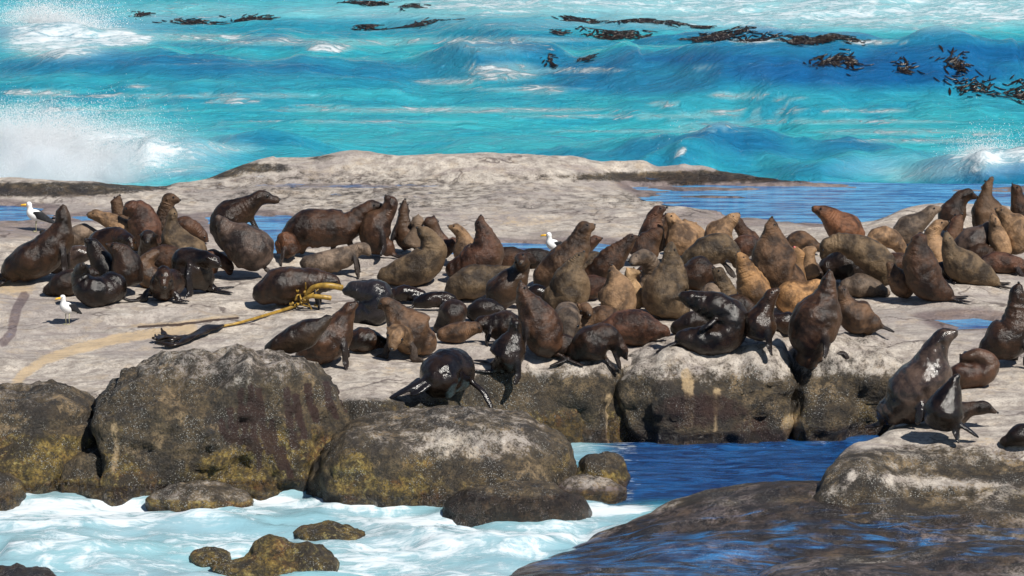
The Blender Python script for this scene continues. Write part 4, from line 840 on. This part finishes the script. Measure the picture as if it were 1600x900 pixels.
 ('brown seal asleep left of the water edge chestnut seal', 1250, 398, 'br', .15, [(1234, 386, 12), (1250, 376, 15), (1266, 382, 12), (1274, 386, 8), (1280, 390)], D(ff=0, hf=0, face=0)),
 ('mud brown back wedged behind the light tan sitting seal', 1025, 452, 'db', .2, [(1000, 436, 14), (1020, 430, 18), (1040, 436, 14), (1050, 440, 8), (1056, 444)], D(ff=0, hf=0, face=0)),
 ('dark brown flank low between the golden chested and the looped seals', 1155, 500, 'dk', .4, [(1130, 486, 14), (1150, 480, 19), (1170, 486, 15), (1180, 490, 9), (1186, 494)], D(ff=0, hf=0, face=0)),
 ('brown back behind the bright golden chested seal', 1195, 470, 'db', .15, [(1176, 456, 14), (1198, 450, 19), (1218, 456, 15), (1228, 460, 9), (1234, 464)], D(ff=0, hf=0, face=0)),
 ('olive brown back low behind the tall olive upright seal of the middle group', 930, 432, 'ol', .1, [(912, 418, 13), (930, 412, 16), (948, 416, 13), (958, 420, 8), (964, 424)], D(ff=0, hf=0, face=0)),
 ('dark flank filling the gap left of the column like seal', 1398, 430, 'db', .3, [(1384, 418, 13), (1402, 412, 17), (1420, 416, 13), (1428, 420, 8), (1434, 424)], D(ff=0, hf=0, face=0)),
 ('black wet back between the round dark seal and the pale throated seal', 762, 500, 'bk', .6, [(742, 488, 12), (760, 482, 15), (778, 486, 12), (786, 490, 8), (792, 494)], D(ff=0, hf=0, face=0)),
 # ---- front row
 ('dark brown seal with a sharp muzzle up left of the glossy arched seal', 520, 570, 'db', .55, [(482, 548, 19), (497, 540, 27), (522, 524, 27), (536, 500, 19), (545, 483, 11.5), (558, 471)], D(hf=0)),
 ('long dark body stretched behind the sharp muzzled front seal', 460, 556, 'dk', .5, [(432, 541, 11), (452, 532, 18), (480, 520, 20), (500, 508, 14), (510, 500, 9), (518, 494)], D(ff=0, hf=0, face=0)),
 ('blue black wet seal curled behind the front row near the kelp', 575, 505, 'bl', .95, [(562, 494, 18), (585, 484, 24), (588, 462, 24), (570, 456, 20), (552, 452, 13), (542, 456)], D(ff=0, hf=0, face=0)),
 ('brown seal turning its head left over the pale faced one', 645, 556, 'br', .3, [(662, 532, 20), (647, 522, 32), (626, 500, 22), (611, 482, 15), (603, 475, 11), (591, 479)], D(hf=0)),
 ('pale faced seal looking down under the left turning seal', 620, 560, 'tn', .15, [(648, 536, 18, -.05), (632, 530, 20, .1), (620, 520, 15, .3), (612, 544, 0, .45)], D(hf=0)),
 ('black seal lying flat between the sharp muzzled and pale faced seals', 572, 550, 'dk', .7, [(548, 532, 13), (570, 530, 18), (590, 532, 14), (600, 535, 9), (606, 538)], D(ff=0, hf=0, face=0)),
 ('wet black pup with bright glints below the olive grey seal', 632, 475, 'bk', 1.0, [(612, 462, 9), (630, 459, 12), (648, 460, 11), (658, 462, 8), (668, 464)], D(hf=0)),
 ('second wet black pup lying right of the glinting pup', 675, 486, 'bk', .9, [(655, 472, 10), (672, 469, 12), (694, 468, 12), (706, 468, 8), (716, 470)], D()),
 ('round dark seal with head tucked in left of the middle front row', 705, 516, 'dk', .5, [(715, 502, 16), (706, 492, 23), (694, 502, 15), (686, 512, 9), (682, 520)], D(ff=0, hf=0, face=0)),
 ('brown seal resting its chin on its neighbour in the middle front row', 720, 536, 'br', .2, [(694, 524, 11), (712, 520, 14), (730, 516, 14), (742, 512, 10), (752, 516)], D(ff=0, hf=0)),
 ('dark seal lying along the rock right of the resting chin', 780, 534, 'dk', .45, [(806, 512, 17), (788, 510, 22), (768, 508, 18), (754, 504, 11), (744, 512, 0, .1)], D(hf=0)),
 ('glossy black seal sitting sideways with head raised in the front row', 792, 587, 'bk', .85, [(782, 572, 14), (789, 562, 25), (798, 542, 22), (805, 522, 13), (806, 508, 10), (798, 497)], D()),
 ('shadowed dark body behind the cleft leaning seal', 880, 556, 'dk', .4, [(862, 546, 12), (880, 540, 16), (896, 545, 13), (906, 548, 8), (912, 550)], D(ff=0, hf=0, face=0)),
 ('brown back between the pale hanging head and the chestnut seal', 945, 520, 'br', .1, [(924, 502, 15), (945, 498, 19), (966, 500, 14), (976, 504, 9), (984, 508)], D(ff=0, hf=0, face=0)),
 ('red brown flank left of the light tan sitting seal', 930, 468, 'rb', .15, [(912, 458, 12), (928, 448, 18), (942, 446, 13), (950, 448, 8), (956, 452)], D(ff=0, hf=0, face=0)),
 ('pale grey back showing above the looped black seal', 1118, 478, 'gy', .1, [(1098, 466, 12), (1116, 460, 17), (1136, 464, 13), (1146, 468, 8), (1152, 472)], D(ff=0, hf=0, face=0)),
 ('speckled wet back left of the big grizzled seal', 1232, 525, 'dk', .8, [(1212, 512, 13), (1230, 505, 16), (1246, 508, 13), (1254, 512, 8), (1260, 516)], D(ff=0, hf=0, face=0)),
 ('glossy black seal arched on the low mustard ledge with flippers splayed', 695, 614, 'bk', .95, [(690, 592, 22, .25), (690, 583, 30, .1), (706, 580, 33, -.15), (718, 588, 25, -.45), (720, 600, 13, -.75), (722, 610, 0, -.9)],
  D(ff=0, hf=0, face=0, limbs=[((668, 592, .3), (640, 606, .4), (607, 623, .4), 9), ((672, 600, .35), (655, 612, .45), (640, 618, .45), 7), ((738, 598, 0), (756, 614, .1), (770, 642, .2), 6)])),
 # ---- right ledge
 ('big wet grey seal with its head thrown back on the right ledge', 1425, 663, 'gw', 1.0, [(1396, 641, 23), (1418, 624, 38), (1448, 590, 37), (1458, 556, 25), (1468, 531, 14.5), (1493, 517)], D(hf=0, ff=2, limbs=[((1396, 648), (1375, 662), (1350, 668), 6), ((1440, 630, .3), (1436, 650, .35), (1432, 664, .35), 8)])),
 ('reddish seal curled in a ball right of the big wet grey seal', 1522, 607, 'rb', .6, [(1500, 585, 16), (1516, 588, 18), (1538, 582, 18), (1542, 566, 16), (1526, 557, 15), (1508, 560, 10), (1504, 572)], D(ff=0, hf=0)),
 ('upright dark seal with its nose up at the right edge of the ledge', 1575, 573, 'dk', .6, [(1546, 548, 17), (1563, 536, 28), (1586, 518, 28), (1589, 484, 20), (1588, 460, 12), (1590, 442)], D(hf=0)),
 ('small black wet seal sitting with its back to us in front of the ledge trio', 1480, 687, 'bk', .9, [(1474, 665, 20), (1476, 642, 29), (1486, 612, 18), (1490, 597, 10), (1496, 585)], D(hf=0, ff=2, limbs=[((1492, 660, .1), (1508, 668, .15), (1530, 684, .15), 7)])),
 ('dark seal stretching its head out flat to the right on the ledge', 1500, 668, 'dk', .4, [(1462, 650, 16), (1492, 645, 19), (1517, 640, 12), (1536, 637, 11), (1559, 643)], D(ff=0, hf=0)),
 ('black seal cut by the right edge of the ledge', 1592, 697, 'bk', .6, [(1572, 688, 8), (1590, 682, 15), (1615, 680, 18), (1640, 678, 12), (1655, 676)], D(ff=0, hf=0, face=0)),
]
PAL = {k: tuple(x*(.70 if k not in ('tn', 'pt', 'gl') else .80) for x in v) for k, v in PAL.items()}
for l, gx, gy, c, w, p, k in LIST: seal(l, gx, gy, c, w, p, **k)

# ------------------------------------------------------------------ gulls
def gull(label, foot, hpx, heading, hturn, group='gulls standing among the seals'):
    base = hit_px(*foot); dep = (base-CAM)@np.array([0, cT, -sT]); H = hpx*dep/FPX   # standing height
    h = np.array([math.cos(heading), math.sin(heading), 0]); l = np.array([-h[1], h[0], 0]); up = np.array([0, 0, 1.0])
    def p(f, z, s=0): return base+h*f*H+up*z*H+l*s*H
    mb = MB()
    B = catmull([list(p(-.42, .33))+[.05], list(p(-.22, .42))+[.13], list(p(0, .52))+[.185], list(p(.16, .62))+[.16], list(p(.20, .76))+[.09], list(p(.21, .86))+[.092]], 6)
    N, T = transport(B[:, :3], up); mb.add(tube(B[:, :3], B[:, 3]*H*.95, B[:, 3]*H, N, 16)); mb.add(uvsphere(p(.22, .885), (.098*H,)*3))
    V, F, NN = remesh(mb, .012, 2)
    o = mesh_obj('gull', V, F, M_WHITE, origin=base); tag(o, label, 'gull', group)
    hd = np.array([math.cos(hturn), math.sin(hturn), 0]); hl = np.array([-hd[1], hd[0], 0])
    def part(name, V, F, m): return mesh_obj(name, np.asarray(V)-base, F, m, parent=o)
    for s in (-1, 1):
        W_ = np.array([p(.10, .62, s*.13), p(-.06, .56, s*.185), p(-.25, .46, s*.17), p(-.48, .33, s*.09), p(-.66, .25, s*.03)])
        C = catmull(W_, 5); n = len(C); t = np.linspace(0, 1, n)
        part('wing', *tube(C, np.interp(t, [0, .3, .8, 1], [.03, .035, .02, .006])*H, np.interp(t, [0, .25, .7, 1], [.05, .13, .075, .01])*H, np.repeat([up+h*.5], n, 0), 12), M_WING)
        leg = MB(); a = p(.0, .36, s*.07); b = p(.02, .18, s*.07); c = p(.0, .015, s*.07)
        leg.add(tube(np.array([a, b, c]), [.014*H*1.3, .011*H, .011*H], [.014*H*1.3, .011*H, .011*H], np.repeat([h], 3, 0), 8))
        for k in (-.5, 0, .5):
            q = c+(h*math.cos(k)+l*math.sin(k))*.11*H; leg.add(tube(np.array([c, (c+q)/2, q]), [.010*H, .016*H, .012*H], [.006*H]*3, np.repeat([up], 3, 0), 6))
        part('leg', *leg.arr(), M_LEG)
        v, f = uvsphere((0, 0, 0), (.014*H,)*3, 8, 6); e = mesh_obj('eye', v, f, M_EYE, parent=o); e.location = p(.22, .91)+hd*.06*H+hl*s*.08*H-base
    k0 = p(.22, .875)+hd*.07*H
    part('beak', *tube(np.array([k0, k0+hd*.09*H, k0+hd*.17*H-up*.005*H, k0+hd*.20*H-up*.03*H]), np.array([.03, .026, .02, .006])*H, np.array([.04, .032, .028, .008])*H, np.repeat([up], 4, 0), 10), M_BEAK)
    return o
gull('gull with dark wings and yellow beak standing at the far left by the blue puddle', (57, 362), 49, R(190), R(182))
gull('white breasted gull standing alone on the pale rock in front of the left group', (106, 507), 50, R(235), R(215))
gull('gull with its head turned left among the seals by the middle pool', (866, 408), 48, R(215), R(184))

# ------------------------------------------------------------------ washed up kelp stalk
def kelp():
    def g(px, py, dz=.03):
        q = hit_px(px, py); return q+np.array([0, 0, dz])
    base = hit_px(430, 492)
    root = bpy.data.objects.new('kelp', None); COL.objects.link(root); root.location = base; root.empty_display_size = .2
    tag(root, 'long yellow kelp stalk with a dark torn blade washed up across the pale rock', 'kelp')
    def part(name, V, F, m): return mesh_obj(name, np.asarray(V)-base, F, m, parent=root)
    S = catmull([g(345, 514), g(375, 508), g(410, 498), g(440, 489), g(465, 479), g(474, 468, .10), g(478, 457, .2)], 6); n = len(S)
    part('stipe', *tube(S, np.linspace(.015, .024, n), np.linspace(.015, .024, n), np.repeat([[0, 0, 1.0]], n, 0), 10), M_STIPE)
    K = g(480, 474, 0); dep = K[1]-.42
    def a(px, py, d=0): return at_y(px, py, dep-d)
    for pts, r0, r1 in [([a(478, 462), a(490, 449, .05), (a(512, 446, .08)), a(535, 450, .02)], .028, .036), ([a(474, 468, .05), a(486, 463, .1), a(503, 464, .12), a(517, 466, .1)], .024, .030)]:
        C = catmull(pts, 6); n = len(C); part('float_stalk', *tube(C, np.linspace(r0, r1, n), np.linspace(r0, r1, n), np.repeat([[0, 0, 1.0]], n, 0), 12), M_STIPE)
    hb = MB()
    for k in range(15):
        t = rng.uniform(0, 6.28); c = a(478, 462)+np.array([rng.normal()*.07, rng.normal()*.06, rng.normal()*.05-.02]); d = np.array([math.cos(t), rng.normal()*.6, math.sin(t)])*.08
        C = catmull([c, c+d*.5+rng.normal(size=3)*.02, c+d+rng.normal(size=3)*.03], 3)
        n = len(C); hb.add(tube(C, np.linspace(.016, .007, n), np.linspace(.016, .007, n), np.repeat([[.1, .2, 1.0]], n, 0), 6))
    part('holdfast', *hb.arr(), M_STIPE)
    bl = MB()
    for pts, w in [([(348, 514), (325, 522), (300, 530), (270, 537), (248, 534), (240, 538)], .10), ([(330, 520), (300, 534), (275, 543), (245, 545)], .07), ([(300, 530), (275, 536), (258, 528), (252, 523)], .035), ([(290, 534), (268, 540), (250, 538), (242, 533)], .03)]:
        C = catmull([g(x, y, .04+.03*(i % 2)) for i, (x, y) in enumerate(pts)], 6); n = len(C); t = np.linspace(0, 1, n)
        wd = w*np.interp(t, [0, .2, .8, 1], [.3, 1, .8, .25])*(1+.25*np.sin(t*19)); nr = np.stack([.3*np.sin(t*14), .3*np.cos(t*11), np.ones(n)], -1)
        bl.add(tube(C, wd, np.full(n, .016), nr, 12))
    part('blade', *bl.arr(), M_KELP)
kelp()

# ------------------------------------------------------------------ kelp tops floating in the surf
def kelp_clump(label, px, py, wpx, hpx, n):
    b = sea_px(px, py); m = (b[1])/FPX; wd = wpx*m; ht = hpx*m*.6; mb = MB()
    for k in range(n*2):
        x = rng.uniform(-.5, .5)*wd; y = rng.normal()*.15; z0 = sea_z(b[0]+x, b[1]+y)
        env = (1-(2*x/wd)**2)*.9+.1; h = ht*env*rng.uniform(.25, 1.0); lean = rng.normal()*.4
        L = rng.uniform(.05, .16)
        p = np.array([b[0]+x, b[1]+y, z0-.04]); q = p+np.array([lean*h+rng.normal()*.02, rng.normal()*.03, h]); r_ = q+np.array([rng.choice([-1, 1])*L*.6, rng.normal()*.1, -h*rng.uniform(.3, .95)])
        C = catmull([p, q*.6+p*.4, q, r_], 4); nn = len(C); t = np.linspace(0, 1, nn)
        mb.add(tube(C, np.interp(t, [0, .4, 1], [.008, .016, .006])*rng.uniform(.6, 1.6), np.full(nn, .008), np.repeat([[rng.normal()*.4, -1, .4]], nn, 0), 6))
    for k in range(n*7):   # blades lying flat on the water
        x = rng.normal()*.32*wd; y = rng.normal()*.13; a = rng.normal()*.7; L = rng.uniform(.05, .22)
        pts = []
        for s in np.linspace(0, 1, 4):
            X = b[0]+x+math.cos(a)*L*s; Y = b[1]+y+math.sin(a)*L*s; pts.append([X, Y, sea_z(X, Y)+.02])
        C = catmull(pts, 3); nn = len(C); mb.add(tube(C, np.interp(np.linspace(0, 1, nn), [0, .5, 1], [.006, .022, .006])*rng.uniform(.5, 1.5), np.full(nn, .008), np.repeat([[0, 0, 1.0]], nn, 0), 6))
    V, F = mb.arr(); o = mesh_obj('kelp_clump', V, F, M_KELP, origin=b); tag(o, label, 'kelp', 'kelp tops floating in the surf')
for a in [('longest dark kelp raft in the white water at top right', 1270, 62, 90, 14, 46), ('kelp raft with bristly tips left of the longest raft', 1200, 62, 70, 9, 30), ('flat kelp raft under the top right foam', 1120, 60, 80, 8, 30),
          ('small kelp tuft near the top right foam edge', 1090, 42, 30, 10, 14), ('kelp patch low in the pale foam right of centre', 960, 55, 80, 8, 26), ('knotted kelp patch near the top edge right of centre', 990, 32, 60, 8, 22),
          ('lone kelp tuft between two patches near the top', 1050, 37, 26, 8, 10), ('thin kelp strand near the top edge at centre', 900, 33, 60, 6, 16), ('tiny kelp tip at the top centre', 868, 53, 16, 6, 6),
          ('dark kelp mound on the face of the blue swell at right', 1300, 98, 70, 12, 16), ('kelp tuft right of the dark mound on the blue swell', 1410, 108, 26, 10, 6), ('broad kelp clump on the blue swell near the right edge', 1490, 102, 36, 9, 9),
          ('kelp string low on the blue swell at the right edge', 1520, 136, 70, 7, 10), ('kelp bit at the right frame edge below the swell', 1588, 148, 30, 6, 8), ('small kelp knot riding the swell at centre right', 910, 95, 20, 7, 4),
          ('tiny kelp knot left of the one riding the swell', 857, 97, 14, 5, 3), ('kelp raft near the top left of centre', 640, 42, 70, 7, 22), ('kelp tuft left of the raft at top centre', 572, 43, 36, 6, 12),
          ('faint kelp patch near the top left', 300, 36, 60, 8, 16), ('kelp tip rising at the top left', 215, 22, 16, 9, 6), ('kelp patch right of the faint top left patch', 390, 32, 50, 6, 14), ('kelp streak at the top edge left of centre', 565, 6, 60, 8, 16),
          ('kelp fleck near the top edge at centre', 640, 10, 24, 5, 6)]:
    kelp_clump(*a)

# ------------------------------------------------------------------ spray of the breaking waves
M_SPRAY = plain('spray', (.88, .90, .92), .6, .3, .03, 10, 0)
def spray(label, blobs_, n, smin, smax, plumes=()):
    V = []; F = []; T4 = np.array([(1, 1, 1), (-1, -1, 1), (-1, 1, -1), (1, -1, -1)])
    W0 = []
    for (px, py, Yd, rx, ry, rz, wgt) in blobs_:
        c = at_y(px, py, Yd); m = Yd/FPX; k = int(n*wgt)
        g = rng.normal(size=(k, 3)); g /= np.linalg.norm(g, axis=1)[:, None]; g *= (rng.uniform(0, 1, k)**.55)[:, None]
        q = c+g*np.array([rx*m, ry, rz*m]); nz_ = fbm((q-c)*2.3, 3, 201); q = q[nz_ > -.25+.6*np.linalg.norm(g, axis=1)-.35]
        W0.append(q)
    for (px, py, Yd, h, sp, k) in plumes:
        c = at_y(px, py, Yd); m = Yd/FPX; t = rng.uniform(0, 1, k)**.8; ph = rng.uniform(-1, 1, k)
        nj = 26; j = rng.integers(0, nj, k); jd = rng.normal(size=(nj, 2))*.55; jh = rng.uniform(.45, 1, nj)
        x = jd[j, 0]*sp*m*t; z = (h*m)*jh[j]*(4*t*(1-t*.55))*.55; w = (.03+.22*t)
        W0.append(c+np.stack([x+rng.normal(size=k)*w, jd[j, 1]*.5*t+rng.normal(size=k)*w, z+rng.normal(size=k)*w*.8], -1))
    Q = np.vstack(W0); Q = Q[Q[:, 2] > 0]; s = rng.uniform(smin, smax, len(Q))*rng.choice([.6, 1, 1, 1.6], len(Q))
    V = (Q[:, None, :]+T4[None]*s[:, None, None]).reshape(-1, 3)
    b = np.arange(len(Q))[:, None]*4
    F = (b[:, :, None]+np.array([(0, 1, 2), (0, 3, 1), (0, 2, 3), (1, 3, 2)])[None]).reshape(-1, 3)
    o = mesh_obj('spray', V, F, M_SPRAY, smooth=True); tag(o, label, 'spray', kind='stuff')
spray('white droplets thrown up by the wave bursting against the far left rocks', [(60, 262, 66, 170, 1.2, 30, .30), (40, 240, 66, 110, 1.0, 40, .22), (110, 215, 66.5, 90, .9, 46, .12), (60, 205, 66.5, 100, .9, 50, .10), (160, 245, 66, 120, .8, 30, .14), (90, 185, 66.5, 90, .8, 45, .06)], 90000, .0014, .0034, [(20, 282, 66, 110, 170, 60000), (90, 285, 66, 95, 150, 50000), (150, 283, 66, 55, 110, 16000)])
spray('droplets of the wave breaking far out at top left', [(110, 45, 86, 80, 1.0, 18, .5), (60, 30, 86, 60, 1.0, 20, .3), (180, 60, 84, 50, .8, 12, .3)], 14000, .002, .0045, [(110, 60, 86, 40, 110, 14000), (50, 50, 86, 40, 100, 9000)])
spray('droplets at the crest of the small wave near the right edge', [(1538, 240, 67, 34, .5, 14, .5), (1590, 244, 67, 40, .5, 10, .4), (1063, 238, 67.5, 9, .2, 9, .10)], 5000, .0018, .004, [(1540, 250, 67, 24, 70, 6000), (1063, 242, 67.5, 12, 20, 900)])
def mist(label, px, py, Yd, rx, ry, rz, dens, lobes):
    t = NT('sea_mist'); tc = t.n('ShaderNodeTexCoord').outputs['Object']; c0 = at_y(px, py, Yd); m = Yd/FPX
    tot = None
    for (lx, lz, lrx, lrz, w) in lobes:   # photo pixels from the centre
        v = t.n('ShaderNodeMapping', {0: tc, 1: (-lx*m/(lrx*m), 0, -lz*m/(lrz*m)), 3: (1/(lrx*m), 1/ry, 1/(lrz*m))}).outputs[0]
        g = t.math('MULTIPLY', t.ramp(t.n('ShaderNodeVectorMath', {0: v}, operation='LENGTH').outputs['Value'], 1.0, .0), w)
        tot = g if tot is None else t.math('ADD', tot, g)
    nz = t.noise(tc, 1.1, 8, .72, .6)
    d = t.math('MULTIPLY', t.ramp(t.math('ADD', tot, t.math('MULTIPLY', t.math('SUBTRACT', nz, .5), 2.6)), .1, 1.5), 1)
    d = t.math('MULTIPLY', t.math('POWER', d, 1.8), dens*1.3)
    v = t.n('ShaderNodeVolumePrincipled', {'Color': (.97, .98, 1.0), 'Density': d, 'Anisotropy': 0.0})
    t.t.links.new(v.outputs[0], t.out.inputs['Volume'])
    V, F = uvsphere((0, 0, 0), (rx*m, ry, rz*m), 32, 20); o = mesh_obj('sea_mist', V, F, t.m); o.location = c0
    return tag(o, label, 'spray', kind='stuff')
mist('soft white mist of the wave bursting against the far left rocks', 60, 235, 66, 320, 1.6, 130, 10, [(-30, -40, 190, 75, .9), (20, -10, 190, 110, .45), (90, -40, 220, 60, .5), (-60, 20, 120, 110, .4)])
mist('puff of spray on the small wave near the right edge', 1550, 246, 67, 90, .8, 30, 7, [(-10, 0, 40, 20, .8), (40, -4, 60, 14, .7)])
